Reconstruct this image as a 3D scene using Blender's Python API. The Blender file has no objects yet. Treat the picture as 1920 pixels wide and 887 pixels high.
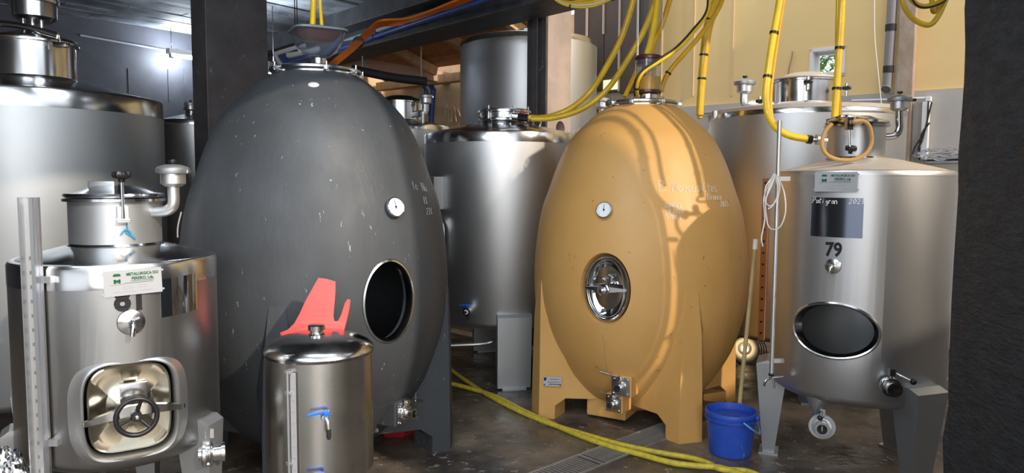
import bpy, bmesh, math, random
from mathutils import Vector, Matrix
random.seed(7)
D = bpy.data
SC = bpy.context.scene
COL = SC.collection
PI = math.pi

# ---------------------------------------------------------------- camera
F_PX, IMG_W, IMG_H = 1350.0, 1920.0, 887.0
PITCH, ROLL, EYE = math.radians(4.36), math.radians(0.3), 1.5
cam_data = D.cameras.new('camera')
cam_data.sensor_width = 36.0
cam_data.lens = 36.0 * F_PX / IMG_W
cam_data.clip_start, cam_data.clip_end = 0.05, 200
cam = D.objects.new('camera', cam_data)
COL.objects.link(cam)
CAM_ROT = Matrix.Rotation(PI / 2 - PITCH, 3, 'X') @ Matrix.Rotation(ROLL, 3, 'Z')
cam.matrix_world = Matrix.Translation((0, 0, EYE)) @ CAM_ROT.to_4x4()
SC.camera = cam
CAM_P = Vector((0, 0, EYE))

def ray(px, py):
    return (CAM_ROT @ Vector(((px - IMG_W / 2) / F_PX, -(py - IMG_H / 2) / F_PX, -1))).normalized()
def at(px, py, Y):
    d = ray(px, py)
    return CAM_P + d * (Y / d.y)
def at_z(px, py, z):
    d = ray(px, py)
    return CAM_P + d * ((z - EYE) / d.z)

# ---------------------------------------------------------------- sky, sun, lamps, exposure
world = D.worlds.new('world')
SC.world = world
world.use_nodes = True
wn = world.node_tree.nodes
wn['Background'].inputs[0].default_value = (0.88, 0.93, 1.0, 1)
wn['Background'].inputs[1].default_value = 1.25

SUN_DIR = Vector((0.655, -0.645, 0.50)).normalized()     # towards the sun
sun_d = D.lights.new('sun', 'SUN')
sun_d.energy, sun_d.angle, sun_d.color = 2.8, math.radians(1.2), (1.0, 0.84, 0.66)
sun_o = D.objects.new('sun', sun_d)
sun_o.rotation_euler = SUN_DIR.to_track_quat('Z', 'Y').to_euler()
sun_o.location = SUN_DIR * 20
COL.objects.link(sun_o)

def area_light(name, loc, target, sx, sy, watts, col):
    l = D.lights.new(name, 'AREA')
    l.shape, l.size, l.size_y, l.energy, l.color = 'RECTANGLE', sx, sy, watts, col
    o = D.objects.new(name, l)
    o.location = loc
    o.rotation_euler = (Vector(loc) - Vector(target)).to_track_quat('Z', 'Y').to_euler()
    COL.objects.link(o)
# daylight through the hall door behind the camera and through its side door
area_light('door_daylight', (0.6, -4.6, 2.1), (0.3, 4, 1.0), 3.4, 2.6, 150, (1.0, 0.97, 0.93))
# unseen cold lamps added overhead for the cool light on the left
area_light('added_cool_light', (-1.6, 0.2, 3.1), (-2.0, 3.2, 0), 1.5, 0.25, 34, (0.80, 0.90, 1.0))
area_light('added_cool_light', (-0.4, 2.1, 3.15), (-0.4, 3.4, 0), 1.5, 0.2, 26, (0.86, 0.93, 1.0))
SC.view_settings.view_transform = 'Standard'
SC.view_settings.look = 'None'
SC.view_settings.gamma = 1
SC.view_settings.use_curve_mapping = False
SC.view_settings.exposure = 0.32
SC.cycles.use_denoising = True
SC.cycles.max_bounces = 10
SC.cycles.transparent_max_bounces = 16

# ---------------------------------------------------------------- building axes (turned about 40 degrees to the camera)
AX = Vector((0.6428, 0.7660, 0)); BX = Vector((-0.7660, 0.6428, 0)); ZX = Vector((0, 0, 1))
def ab(a, b, z=0.0):
    return AX * a + BX * b + ZX * z
M_AB = Matrix((AX, BX, ZX)).transposed().to_4x4()
WALL_A, WALL_B = 7.56, 8.97
def on_wall(px, py, a=WALL_A):
    d = ray(px, py)
    return CAM_P + d * ((a) / d.dot(AX))

# ---------------------------------------------------------------- materials
MATS = {}
def mat(name, col, metal=0.0, rough=0.5, var=0.0, vscale=4.0, vstretch=(1, 1, 1), col2=None, bump=0.0, bscale=30.0,
        rvar=0.0, trans=0.0, emit=0.0, flecks=0.0, fleck_col=(0.7, 0.72, 0.74), fleck_scale=14.0, fleck_stretch=(1, 1, 0.35), ior=1.45,
        aniso=0.0, rnd=0.0, bstretch=None, coat=0.0):
    if name in MATS: return MATS[name]
    m = D.materials.new(name); m.use_nodes = True
    nt = m.node_tree; N = nt.nodes; L = nt.links
    b = N['Principled BSDF']
    c4 = lambda c: (c[0], c[1], c[2], 1)
    b.inputs['Base Color'].default_value = c4(col)
    b.inputs['Metallic'].default_value = metal
    b.inputs['Roughness'].default_value = rough
    b.inputs['Transmission Weight'].default_value = trans
    b.inputs['IOR'].default_value = ior
    b.inputs['Coat Weight'].default_value = coat
    if aniso: b.inputs['Anisotropic'].default_value = aniso
    if emit:
        b.inputs['Emission Color'].default_value = c4(col); b.inputs['Emission Strength'].default_value = emit
    tc = N.new('ShaderNodeTexCoord')
    def mapped(st):
        mp = N.new('ShaderNodeMapping'); mp.inputs['Scale'].default_value = st
        L.new(tc.outputs['Object'], mp.inputs['Vector']); return mp.outputs[0]
    def noise(scale, st, detail=4, rough_=0.6):
        n = N.new('ShaderNodeTexNoise'); n.inputs['Scale'].default_value = scale
        n.inputs['Detail'].default_value = detail; n.inputs['Roughness'].default_value = rough_
        L.new(mapped(st), n.inputs['Vector']); return n.outputs['Fac']
    def ramp(src, lo, hi, a=0.0, c=1.0):
        r = N.new('ShaderNodeMapRange'); r.inputs[1].default_value = lo; r.inputs[2].default_value = hi
        r.inputs[3].default_value = a; r.inputs[4].default_value = c; L.new(src, r.inputs[0]); return r.outputs[0]
    cur = None
    if var or col2:
        mx = N.new('ShaderNodeMix'); mx.data_type = 'RGBA'
        c2 = col2 if col2 else tuple(max(0, x * (1 - var)) for x in col)
        mx.inputs[6].default_value = c4(col); mx.inputs[7].default_value = c4(c2)
        L.new(ramp(noise(vscale, vstretch), 0.36, 0.64), mx.inputs[0])
        cur = mx.outputs[2]
    if flecks:
        mx = N.new('ShaderNodeMix'); mx.data_type = 'RGBA'
        if cur: L.new(cur, mx.inputs[6])
        else: mx.inputs[6].default_value = c4(col)
        mx.inputs[7].default_value = c4(fleck_col)
        th = 0.70 - 0.10 * flecks
        L.new(ramp(noise(fleck_scale, fleck_stretch, 3, 0.75), th, th + 0.02), mx.inputs[0])
        cur = mx.outputs[2]
    if rnd:
        oi = N.new('ShaderNodeObjectInfo'); hs = N.new('ShaderNodeHueSaturation')
        L.new(ramp(oi.outputs['Random'], 0, 1, 1 - rnd, 1 + rnd), hs.inputs['Value'])
        if cur: L.new(cur, hs.inputs['Color'])
        else: hs.inputs['Color'].default_value = c4(col)
        cur = hs.outputs[0]
    if cur: L.new(cur, b.inputs['Base Color'])
    if rvar:
        L.new(ramp(noise(vscale * 1.7, vstretch, 3), 0.35, 0.65, max(0.03, rough - rvar), rough + rvar), b.inputs['Roughness'])
    if bump:
        bp = N.new('ShaderNodeBump'); bp.inputs['Strength'].default_value = bump; bp.inputs['Distance'].default_value = 0.01
        L.new(noise(bscale, bstretch or vstretch, 5), bp.inputs['Height']); L.new(bp.outputs[0], b.inputs['Normal'])
    MATS[name] = m
    return m

STEEL = mat('brushed_steel', (0.60, 0.61, 0.62), 1, 0.44, var=0.10, vscale=1.3, vstretch=(1, 1, .4), rvar=0.03)
STEEL_DULL = mat('dull_steel', (0.38, 0.385, 0.385), 1, 0.38, var=0.22, vscale=2.0, vstretch=(1, 1, .5), rvar=0.03)
STEEL_GREY = mat('grey_blasted_steel', (0.46, 0.48, 0.495), 0.9, 0.48, var=0.12, vscale=1.2, vstretch=(1, 1, .5), rvar=0.03)
POLISH = mat('polished_steel', (0.62, 0.63, 0.64), 1, 0.19, var=0.08, vscale=4, rvar=0.03)
MIRROR = mat('mirror_steel', (0.76, 0.76, 0.76), 1, 0.05)
DARK_MIRROR = mat('dark_mirror_steel', (0.15, 0.17, 0.21), 1, 0.16)
DOOR = mat('warm_polished_steel', (0.50, 0.47, 0.38), 1, 0.17, var=0.15, vscale=5)
SMOKED = mat('polished_dome_steel', (0.50, 0.50, 0.51), 1, 0.20, var=0.15, vscale=5, rvar=0.06, flecks=0.35, fleck_col=(0.7, 0.7, 0.7), fleck_scale=40, fleck_stretch=(1, 1, 1))
DUSTY = mat('dusty_steel', (0.60, 0.53, 0.46), 0.45, 0.55, col2=(0.66, 0.62, 0.58), vscale=6, bump=0.05)
BLACK = mat('black_plastic', (0.012, 0.012, 0.014), 0, 0.35)
RUBBER = mat('dark_rubber', (0.02, 0.02, 0.022), 0, 0.7)
RED_SEAL = mat('brown_red_gasket', (0.30, 0.10, 0.04), 0, 0.6)
EGG_DARK = mat('charcoal_painted_concrete', (0.062, 0.069, 0.078), 0, 0.50, var=0.30, vscale=2.2, vstretch=(1, 1, 0.5), rvar=0.08, bump=0.12, bscale=45, bstretch=(1, 1, .3),
               flecks=0.18, fleck_col=(0.25, 0.26, 0.27), fleck_scale=22, fleck_stretch=(1.5, 1.5, 0.35))
EGG_OCHRE = mat('ochre_painted_concrete', (0.60, 0.345, 0.115), 0, 0.5, col2=(0.53, 0.29, 0.085), vscale=1.6, vstretch=(1, 1, 0.6), rvar=0.06, bump=0.12, bscale=45, bstretch=(1, 1, .25),
               flecks=0.12, fleck_col=(0.30, 0.16, 0.05), fleck_scale=20, fleck_stretch=(1, 1, 0.6))
OCHRE_RIM = mat('bare_ochre_rim', (0.60, 0.38, 0.17), 0, 0.6, var=0.15, vscale=20)
CHALK = mat('white_chalk', (0.80, 0.78, 0.74), 0, 0.9)
FAINT_CHALK = mat('faded_chalk', (0.30, 0.31, 0.32), 0, 0.9)
FLOOR = mat('stained_wet_concrete', (0.185, 0.145, 0.108), 0, 0.42, col2=(0.035, 0.030, 0.027), vscale=2.1, rvar=0.22, bump=0.5, bscale=14, flecks=0.8, fleck_col=(0.25, 0.22, 0.19), fleck_scale=16, fleck_stretch=(1, 1, 1))
CEIL = mat('board_marked_concrete', (0.23, 0.245, 0.27), 0, 0.6, col2=(0.085, 0.092, 0.105), vscale=3, vstretch=(1, 1, 1), bump=0.3, bscale=14, bstretch=(0.4, 5, 1), rnd=0.45)
BEAM = mat('dark_painted_beam', (0.065, 0.068, 0.076), 0, 0.6, var=0.4, vscale=6, bump=0.3, bscale=20, flecks=0.15, fleck_col=(0.3, 0.3, 0.3), fleck_scale=30)
WALL_DARK = mat('blackened_wall', (0.062, 0.063, 0.078), 0, 0.6, var=0.35, vscale=2, bump=0.15, bscale=12)
PILLAR = mat('black_rough_concrete', (0.026, 0.031, 0.037), 0, 0.45, var=0.4, vscale=12, vstretch=(1, 1, 2.5), rvar=.1, bump=0.9, bscale=30, bstretch=(1, 1, 2.5))
COLUMN_DARK = mat('black_painted_column', (0.070, 0.066, 0.072), 0, 0.45, var=0.3, vscale=5, bump=0.15, bscale=20, flecks=0.35, fleck_col=(0.16, 0.16, 0.17), fleck_scale=16, fleck_stretch=(1, 1, 1))
COLUMN_PINK = mat('pale_cast_concrete', (0.42, 0.34, 0.29), 0, 0.8, var=0.22, vscale=3, bump=0.3, bscale=22)
YELLOW_WALL = mat('yellow_painted_wall', (0.82, 0.60, 0.27), 0, 0.8, col2=(0.78, 0.56, 0.26), vscale=0.8, bump=0.05, bscale=30)
GREY_WALL = mat('grey_lower_wall', (0.50, 0.47, 0.44), 0, 0.8, var=0.15, vscale=1.5, bump=0.08)
BEIGE_WALL = mat('beige_rendered_wall', (0.76, 0.57, 0.35), 0, 0.85, col2=(0.58, 0.42, 0.26), vscale=3, bump=0.25, bscale=14)
BROWN = mat('brown_sheet_metal', (0.085, 0.062, 0.050), 0.2, 0.5, var=0.2, vscale=1.5, rnd=0.18)
RUSTY = mat('weathered_concrete_post', (0.30, 0.21, 0.14), 0, 0.85, col2=(0.42, 0.34, 0.27), vscale=5, vstretch=(1, 1, .5), bump=0.3)
WOOD = mat('pine_board', (0.50, 0.24, 0.09), 0, 0.6, col2=(0.36, 0.16, 0.06), vscale=5, vstretch=(6, 1, 6), rnd=0.2)
WOOD_PALE = mat('pale_timber', (0.62, 0.42, 0.23), 0, 0.7, var=0.25, vscale=5, vstretch=(1, 5, 1), rnd=0.2)
PINK_BEAM = mat('pinkish_primed_beam', (0.52, 0.36, 0.29), 0, 0.7, var=0.12, vscale=3)
YHOSE = mat('yellow_hose', (0.80, 0.53, 0.015), 0, 0.38, col2=(0.66, 0.42, 0.02), vscale=8, coat=0.3)
YHOSE_AMBER = mat('amber_yellow_hose', (0.76, 0.45, 0.015), 0, 0.38, col2=(0.66, 0.33, 0.01), vscale=6, coat=0.3)
YHOSE_FLOOR = mat('speckled_yellow_hose', (0.66, 0.50, 0.03), 0, 0.45, col2=(0.42, 0.36, 0.06), vscale=34, flecks=.4, fleck_col=(0.05, 0.08, 0.10), fleck_scale=55, fleck_stretch=(1, 1, 1))
TAN_HOSE = mat('tan_hose', (0.52, 0.30, 0.10), 0, 0.4, var=.2, vscale=8)
ORANGE = mat('orange_cable', (0.85, 0.20, 0.01), 0, 0.45)
GREYPIPE = mat('grey_conduit', (0.30, 0.32, 0.36), 0, 0.4)
BLUEPIPE = mat('blue_water_pipe', (0.035, 0.085, 0.33), 0, 0.4)
WHITEPIPE = mat('white_pipe', (0.72, 0.74, 0.78), 0, 0.35)
DRAINPIPE = mat('grey_drainpipe', (0.20, 0.19, 0.20), 0, 0.4)
WHITE = mat('white_plastic', (0.75, 0.75, 0.74), 0, 0.5)
DIAL = mat('white_dial', (0.80, 0.84, 0.88), 0, 0.35)
BLUE = mat('blue_bucket_plastic', (0.018, 0.065, 0.42), 0, 0.42, col2=(0.03, 0.09, 0.46), vscale=8, flecks=.25, fleck_col=(0.15, 0.2, 0.5), fleck_scale=25)
BLUE_HANDLE = mat('blue_lever_plastic', (0.02, 0.14, 0.62), 0, 0.35)
RED = mat('red_matte_plastic', (0.78, 0.085, 0.075), 0, 0.5, col2=(0.72, 0.08, 0.075), vscale=4)
DARK_RED = mat('dark_red_plastic', (0.30, 0.015, 0.03), 0, 0.4)
PLATE = mat('aluminium_nameplate', (0.40, 0.41, 0.43), 0.3, 0.5)
GREEN = mat('green_print', (0.004, 0.09, 0.028), 0, 0.6)
GREYPRINT = mat('grey_print', (0.30, 0.31, 0.33), 0, 0.6)
INK = mat('black_print', (0.006, 0.006, 0.007), 0, 0.6)
STICK = mat('pale_wood_handle', (0.50, 0.38, 0.18), 0, 0.6, var=0.25, vscale=6, vstretch=(3, 3, 1))
GRATE = mat('galvanised_grate', (0.55, 0.53, 0.50), 0.7, 0.45, var=.3, vscale=10)
DRAIN_SHADE = mat('drain_shade', (0.01, 0.01, 0.01), 0, 0.8)
FOIL = mat('aluminium_foil', (0.80, 0.82, 0.85), 1, 0.14)
GLASS = mat('clear_plastic', (0.86, 0.90, 0.98), 0, 0.05, trans=0.97, ior=1.2)
PANE = mat('window_glass', (1, 1, 1), 0, 0.02, trans=1.0, ior=1.1)
WINE_AMBER = mat('amber_liquid', (0.80, 0.44, 0.02), 0, 0.05, trans=0.35, ior=1.2)
WINE_RED = mat('dark_red_liquid', (0.20, 0.03, 0.02), 0, 0.15, trans=0.25, ior=1.3)
SMOKE_CAP = mat('dark_brown_cap', (0.06, 0.02, 0.02), 0, 0.25)
BLUE_TWINE = mat('blue_twine', (0.02, 0.25, 0.45), 0, 0.8)
TUBE = mat('lit_fluorescent_tube', (0.86, 0.93, 1.0), 0, 0.5, emit=14)
LEAF = mat('leaf_green', (0.10, 0.22, 0.04), 0, 0.6, rnd=0.2)
COPPER_TAPE = mat('brown_gauge_strip', (0.34, 0.17, 0.08), 0.3, 0.5, var=0.2)

# ---------------------------------------------------------------- objects
OFF = {}
def link(o): COL.objects.link(o); return o
def thing(name, label, cat, loc=(0, 0, 0), group=None):
    o = D.objects.new(name, None); link(o); o.empty_display_size = 0.1
    o.location = loc; OFF[o.name] = Vector(loc)
    o['label'] = label; o['category'] = cat
    if group: o['group'] = group
    return o
def obj(name, bm, m, parent=None, smooth=True, angle=35, label=None):
    off = OFF[parent.name] if parent else Vector((0, 0, 0))
    if not parent and bm.verts:            # a top-level mesh gets its origin at its base
        xs = [v.co for v in bm.verts]
        off = Vector((sum(c.x for c in xs) / len(xs), sum(c.y for c in xs) / len(xs), min(c.z for c in xs)))
    bmesh.ops.translate(bm, vec=-off, verts=bm.verts)
    bmesh.ops.recalc_face_normals(bm, faces=bm.faces)
    if smooth:
        ca = math.cos(math.radians(angle))
        for f in bm.faces: f.smooth = True
        for e in bm.edges:
            if len(e.link_faces) == 2 and e.link_faces[0].normal.dot(e.link_faces[1].normal) < ca: e.smooth = False
    me = D.meshes.new(name); bm.to_mesh(me); bm.free()
    for mm in (m if isinstance(m, (list, tuple)) else [m]): me.materials.append(mm)
    o = D.objects.new(name, me); link(o)
    if parent: o.parent = parent
    else: o.location = off
    OFF[o.name] = off.copy()
    if label: o['label'] = label
    return o
def solo(name, bm, m, label, cat, group=None, **k):
    o = obj(name, bm, m, None, **k); o['label'] = label; o['category'] = cat
    if group: o['group'] = group
    return o
def struct(name, bm, m, parent=None, **k):
    o = obj(name, bm, m, parent, **k)
    if not parent: o['kind'] = 'structure'
    return o

# ---------------------------------------------------------------- shapes
def box(bm, c, s, M=None):
    r = bmesh.ops.create_cube(bm, size=1.0)
    mt = Matrix.Translation(c) @ Matrix.Diagonal((s[0], s[1], s[2], 1))
    if M is not None: mt = M @ mt
    bmesh.ops.transform(bm, matrix=mt, verts=r['verts'])
    return r['verts']
def boxes(*args, M=None, bev=0.0):
    bm = bmesh.new()
    for c, s in args: box(bm, c, s, M)
    if bev: bmesh.ops.bevel(bm, geom=bm.edges[:], offset=bev, segments=2, affect='EDGES', profile=0.6)
    return bm
def loft(bm, rings, closed=False, cap=True):
    rows = [[bm.verts.new(p) for p in r] for r in rings]
    n = len(rows[0]); m = len(rows)
    for i in range(m if closed else m - 1):
        a, b = rows[i], rows[(i + 1) % m]
        for j in range(n):
            try: bm.faces.new((a[j], a[(j + 1) % n], b[(j + 1) % n], b[j]))
            except ValueError: pass
    if cap and not closed:
        for r in (rows[0], rows[-1]):
            try: bm.faces.new(r)
            except ValueError: pass
def lathe(bm, prof, M=None, segs=48, cap=True):
    """prof: list of (r, z) about the local z axis"""
    M = M or Matrix.Identity(4)
    rings = [[M @ Vector((max(r, 1e-4) * math.cos(2 * PI * k / segs), max(r, 1e-4) * math.sin(2 * PI * k / segs), z)) for k in range(segs)] for r, z in prof]
    loft(bm, rings, cap=cap)
def L(prof, M=None, segs=48, cap=True):
    bm = bmesh.new(); lathe(bm, prof, M, segs, cap); return bm
def zm(x, y, z=0): return Matrix.Translation((x, y, z))
def axis_m(p, d):
    return Matrix.Translation(p) @ Vector(d).normalized().to_track_quat('Z', 'Y').to_matrix().to_4x4()
def cyl(bm, p0, p1, r, r2=None, segs=16):
    p0, p1 = Vector(p0), Vector(p1); d = p1 - p0
    lathe(bm, [(r, 0), (r if r2 is None else r2, d.length)], axis_m(p0, d), segs)
def smooth_path(pts, per=8):
    P = [Vector(p) for p in pts]
    if len(P) < 3: return P
    P = [P[0] * 2 - P[1]] + P + [P[-1] * 2 - P[-2]]
    out = []
    for i in range(1, len(P) - 2):
        a, b, c, d = P[i - 1:i + 3]
        for k in range(per):
            t = k / per
            out.append(0.5 * ((2 * b) + (c - a) * t + (2 * a - 5 * b + 4 * c - d) * t * t + (3 * b - a - 3 * c + d) * t ** 3))
    out.append(P[-2]); return out
def tube(bm, pts, r, segs=10, per=8, closed=False, smooth=True):
    P = smooth_path(pts, per) if smooth and not closed else [Vector(p) for p in pts]
    n = len(P); rings = []; up = None
    for i in range(n):
        if closed: t = P[(i + 1) % n] - P[i - 1]
        else: t = P[min(i + 1, n - 1)] - P[max(i - 1, 0)]
        t.normalize()
        if up is None:
            up = t.orthogonal().normalized()
        up = (up - t * up.dot(t)).normalized()
        s = t.cross(up)
        rr = r(i / max(1, n - 1)) if callable(r) else r
        rings.append([P[i] + (up * math.cos(2 * PI * k / segs) + s * math.sin(2 * PI * k / segs)) * rr for k in range(segs)])
    loft(bm, rings, closed=closed)
def T(pts, r, **k):
    bm = bmesh.new(); tube(bm, pts, r, **k); return bm
def sup(a, b, n=2.0, cnt=48):
    """superellipse points"""
    out = []
    for k in range(cnt):
        t = 2 * PI * k / cnt; c, s = math.cos(t), math.sin(t)
        out.append((a * math.copysign(abs(c) ** (2 / n), c), b * math.copysign(abs(s) ** (2 / n), s)))
    return out
def rings_face(bm, M, specs, n=2.0, cnt=48, cap=True, closed=False):
    """loft of superellipses (a, b, z[, n]) in the local frame M"""
    loft(bm, [[M @ Vector((x, y, s[2])) for x, y in sup(s[0], s[1], s[3] if len(s) > 3 else n, cnt)] for s in specs], cap=cap, closed=closed)
def RF(M, specs, **k):
    bm = bmesh.new(); rings_face(bm, M, specs, **k); return bm
def frame(p, n, up=(0, 0, 1)):
    """local x = to the right for a viewer facing the surface, y = up, z = outwards"""
    n = Vector(n).normalized(); r = Vector(up).cross(n).normalized(); u = n.cross(r)
    M = Matrix((r, u, n)).transposed().to_4x4(); M.translation = Vector(p)
    return M
def hex_prism(bm, M, r, h, segs=6): lathe(bm, [(r, 0), (r, h)], M, segs)

# surfaces of revolution: find the point seen at a pixel
class Rev:
    def __init__(s, cx, cy, prof):
        s.c = Vector((cx, cy, 0)); s.p = sorted(prof, key=lambda q: q[1])
    def r(s, z):
        p = s.p
        if z <= p[0][1]: return p[0][0]
        for (r0, z0), (r1, z1) in zip(p, p[1:]):
            if z <= z1: return r0 + (r1 - r0) * (z - z0) / max(1e-6, z1 - z0)
        return p[-1][0]
    def pt(s, th, z, off=0.0):
        return s.fr(th, z, off).translation
    def fr(s, th, z, off=0.0):
        rad = Vector((math.cos(th), math.sin(th), 0))
        dr = (s.r(z + .02) - s.r(z - .02)) / .04
        n = (rad - ZX * dr).normalized()
        return frame(s.c + rad * s.r(z) + ZX * z + n * off, n)
    def hit(s, px, py):
        d = ray(px, py); t = 0.5
        while t < 14:
            q = CAM_P + d * t - s.c
            if math.hypot(q.x, q.y) < s.r(q.z) and s.p[0][1] < q.z < s.p[-1][1]:
                return math.atan2(q.y, q.x), q.z
            t += 0.002
        q = None
        # fall back: nearest approach
        best = min(((math.hypot((CAM_P + d * t0).x - s.c.x, (CAM_P + d * t0).y - s.c.y), t0) for t0 in [1 + .01 * i for i in range(1200)]))
        q = CAM_P + d * best[1] - s.c
        return math.atan2(q.y, q.x), q.z
    def at(s, px, py, off=0.0):
        return s.fr(*s.hit(px, py), off)

def boolean(o, cutters, op='DIFFERENCE', keep=False):
    for c in cutters:
        md = o.modifiers.new('b', 'BOOLEAN'); md.operation = op; md.object = c; md.solver = 'EXACT'
    dg = bpy.context.evaluated_depsgraph_get(); dg.update()
    me = D.meshes.new_from_object(o.evaluated_get(dg))
    o.modifiers.clear(); old = o.data; o.data = me; D.meshes.remove(old); me.name = o.name
    for c in cutters: D.objects.remove(c)
    b = bmesh.new(); b.from_mesh(me)
    ca = math.cos(math.radians(35))
    for f in b.faces: f.smooth = True
    for e in b.edges:
        e.smooth = not (len(e.link_faces) == 2 and e.link_faces[0].normal.dot(e.link_faces[1].normal) < ca)
    b.to_mesh(me); b.free()
    return o
def cutter(bm):
    return obj('cutter', bm, BLACK, None)

def text_bm(s, size, M, bold=0.0, sx=1.0, depth=0.0006, align='CENTER', bend=None, shear=0.0):
    cu = D.curves.new('t', 'FONT'); cu.body = s; cu.size = size; cu.offset = bold; cu.align_x = align; cu.align_y = 'CENTER'
    cu.extrude = depth; cu.resolution_u = 3; cu.shear = shear
    o = D.objects.new('t', cu); link(o)
    dg = bpy.context.evaluated_depsgraph_get(); dg.update()
    me = D.meshes.new_from_object(o.evaluated_get(dg))
    bm = bmesh.new(); bm.from_mesh(me); D.objects.remove(o); D.curves.remove(cu); D.meshes.remove(me)
    for v in bm.verts:
        v.co.x *= sx
        if bend: a = v.co.x / bend; v.co = Vector((bend * math.sin(a), v.co.y, v.co.z + bend * (math.cos(a) - 1)))
    bmesh.ops.transform(bm, matrix=M, verts=bm.verts)
    return bm

# handwriting: strokes on a 1 x 1 grid
GL = {
 'A': [[(0, 0), (.4, 1), (.8, 0)], [(.15, .4), (.65, .4)]], 'B': [[(.1, 0), (.1, 1), (.6, .95), (.65, .7), (.15, .52), (.7, .4), (.75, .1), (.1, 0)]],
 'C': [[(.7, .85), (.4, 1), (.1, .6), (.15, .15), (.45, 0), (.75, .15)]], 'D': [[(.1, 0), (.1, 1), (.6, .8), (.75, .45), (.5, .05), (.1, 0)]],
 'E': [[(.7, 1), (.1, 1), (.1, 0), (.7, 0)], [(.1, .5), (.5, .5)]], 'G': [[(.7, .85), (.4, 1), (.1, .5), (.4, 0), (.7, .15), (.7, .45), (.45, .45)]],
 'L': [[(.1, 1), (.1, 0), (.7, 0)]], 'M': [[(0, 0), (.15, 1), (.4, .3), (.65, 1), (.8, 0)]], 'P': [[(.1, 0), (.1, 1), (.65, .9), (.65, .6), (.1, .5)]],
 'N': [[(.05, 0), (.1, 1), (.6, 0), (.7, 1)]], '8': [[(.4, .5), (.1, .8), (.4, 1), (.65, .8), (.1, .25), (.4, 0), (.7, .25), (.4, .5)]],
 'T': [[(0, 1), (.8, 1)], [(.4, 1), (.4, 0)]], 'a': [[(.6, .5), (.25, .55), (.1, .2), (.3, 0), (.55, .2), (.6, .5), (.65, 0)]], 'c': [[(.6, .5), (.3, .6), (.1, .3), (.3, 0), (.6, .1)]],
 'e': [[(.1, .3), (.55, .35), (.4, .6), (.1, .35), (.3, 0), (.6, .1)]], 'g': [[(.55, .5), (.2, .5), (.2, .1), (.5, .1), (.55, .5), (.5, -.3), (.1, -.3)]],
 'i': [[(.3, .5), (.3, 0)], [(.3, .75), (.32, .8)]], 'n': [[(.1, 0), (.1, .55), (.35, .6), (.55, .4), (.6, 0)]], 'o': [[(.35, .6), (.1, .3), (.3, 0), (.6, .25), (.35, .6)]],
 'r': [[(.15, 0), (.15, .55), (.3, .6), (.5, .5)]], 's': [[(.55, .55), (.2, .55), (.25, .35), (.5, .25), (.45, 0), (.1, .05)]], 't': [[(.3, .95), (.3, .1), (.5, 0)], [(.05, .6), (.6, .65)]],
 'u': [[(.1, .55), (.15, .05), (.5, .05), (.55, .55), (.6, 0)]], '0': [[(.4, 1), (.1, .5), (.4, 0), (.7, .5), (.4, 1)]], '1': [[(.2, .8), (.45, 1), (.4, 0)]],
 '2': [[(.1, .8), (.4, 1), (.65, .7), (.1, 0), (.75, .05)]], '3': [[(.1, .95), (.6, .9), (.3, .55), (.65, .35), (.4, 0), (.1, .1)]], '6': [[(.6, .95), (.15, .4), (.35, 0), (.6, .25), (.2, .4)]],
 '7': [[(.1, 1), (.7, 1), (.3, 0)]], '.': [[(.2, 0), (.25, .05)]], '/': [[(0, 0), (.5, 1)]], "'": [[(.3, 1), (.25, .8)]],
}
def handwriting(lines, place, r=0.0016):
    """lines: (x, y, height, text); place(u, v) -> point on the surface"""
    bm = bmesh.new()
    for x, y, h, s in lines:
        for ch in s:
            if ch != ' ':
                for st in GL[ch]:
                    P = [(x + (q[0] + random.uniform(-.04, .04)) * h * .8 + q[1] * h * .12, y + (q[1] + random.uniform(-.04, .04)) * h) for q in st]
                    P3 = smooth_path([Vector((p[0], p[1], 0)) for p in P], 3)
                    tube(bm, [place(p.x, p.y) for p in P3], r, segs=4, smooth=False)
            x += h * (.72 if ch in 'ABCDEGLMPT0236789' else (.35 if ch in ".'i1" else .55))
    return bm

# ================================================================ THE BUILDING
def abbox(a0, a1, b0, b1, z0, z1): return ((((a0 + a1) / 2), (b0 + b1) / 2, (z0 + z1) / 2), (abs(a1 - a0), abs(b1 - b0), abs(z1 - z0)))
fl = struct('floor', boxes(abbox(-7, WALL_A + .3, -9, WALL_B + .3, -0.2, 0), M=M_AB), FLOOR, smooth=False)
SLAB_Z = 3.3
# wall behind the tanks, with a window opening
wa = struct('wall_back', boxes(abbox(WALL_A, WALL_A + .2, -5, 4.86, 2.355, 7.5), M=M_AB), YELLOW_WALL, smooth=False)
wl = struct('wall_back_lower', boxes(abbox(WALL_A - .03, WALL_A + .2, -5, 4.9, 0, 2.35), M=M_AB), GREY_WALL, smooth=False)
ww = struct('wall_back_left', boxes(abbox(WALL_A, WALL_A + .2, 4.9, WALL_B + .2, 0, 3.6), M=M_AB), BEIGE_WALL, smooth=False)
w0, w1 = on_wall(1520, 93), on_wall(1583, 141)
wb0, wb1 = w0.dot(BX), w1.dot(BX); wz0, wz1 = w1.z, w0.z
ct = cutter(boxes(abbox(WALL_A - .2, WALL_A + .5, wb1, wb0, wz0, wz1), M=M_AB))
boolean(wa, [ct])
struct('wall_left', boxes(abbox(-3, 5.2, WALL_B, WALL_B + .2, 0, SLAB_Z + .25), M=M_AB), WALL_DARK, smooth=False)
struct('wall_left_far', boxes(abbox(5.2, WALL_A, WALL_B, WALL_B + .2, 0, SLAB_Z + 1), M=M_AB), BEIGE_WALL, smooth=False)
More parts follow.
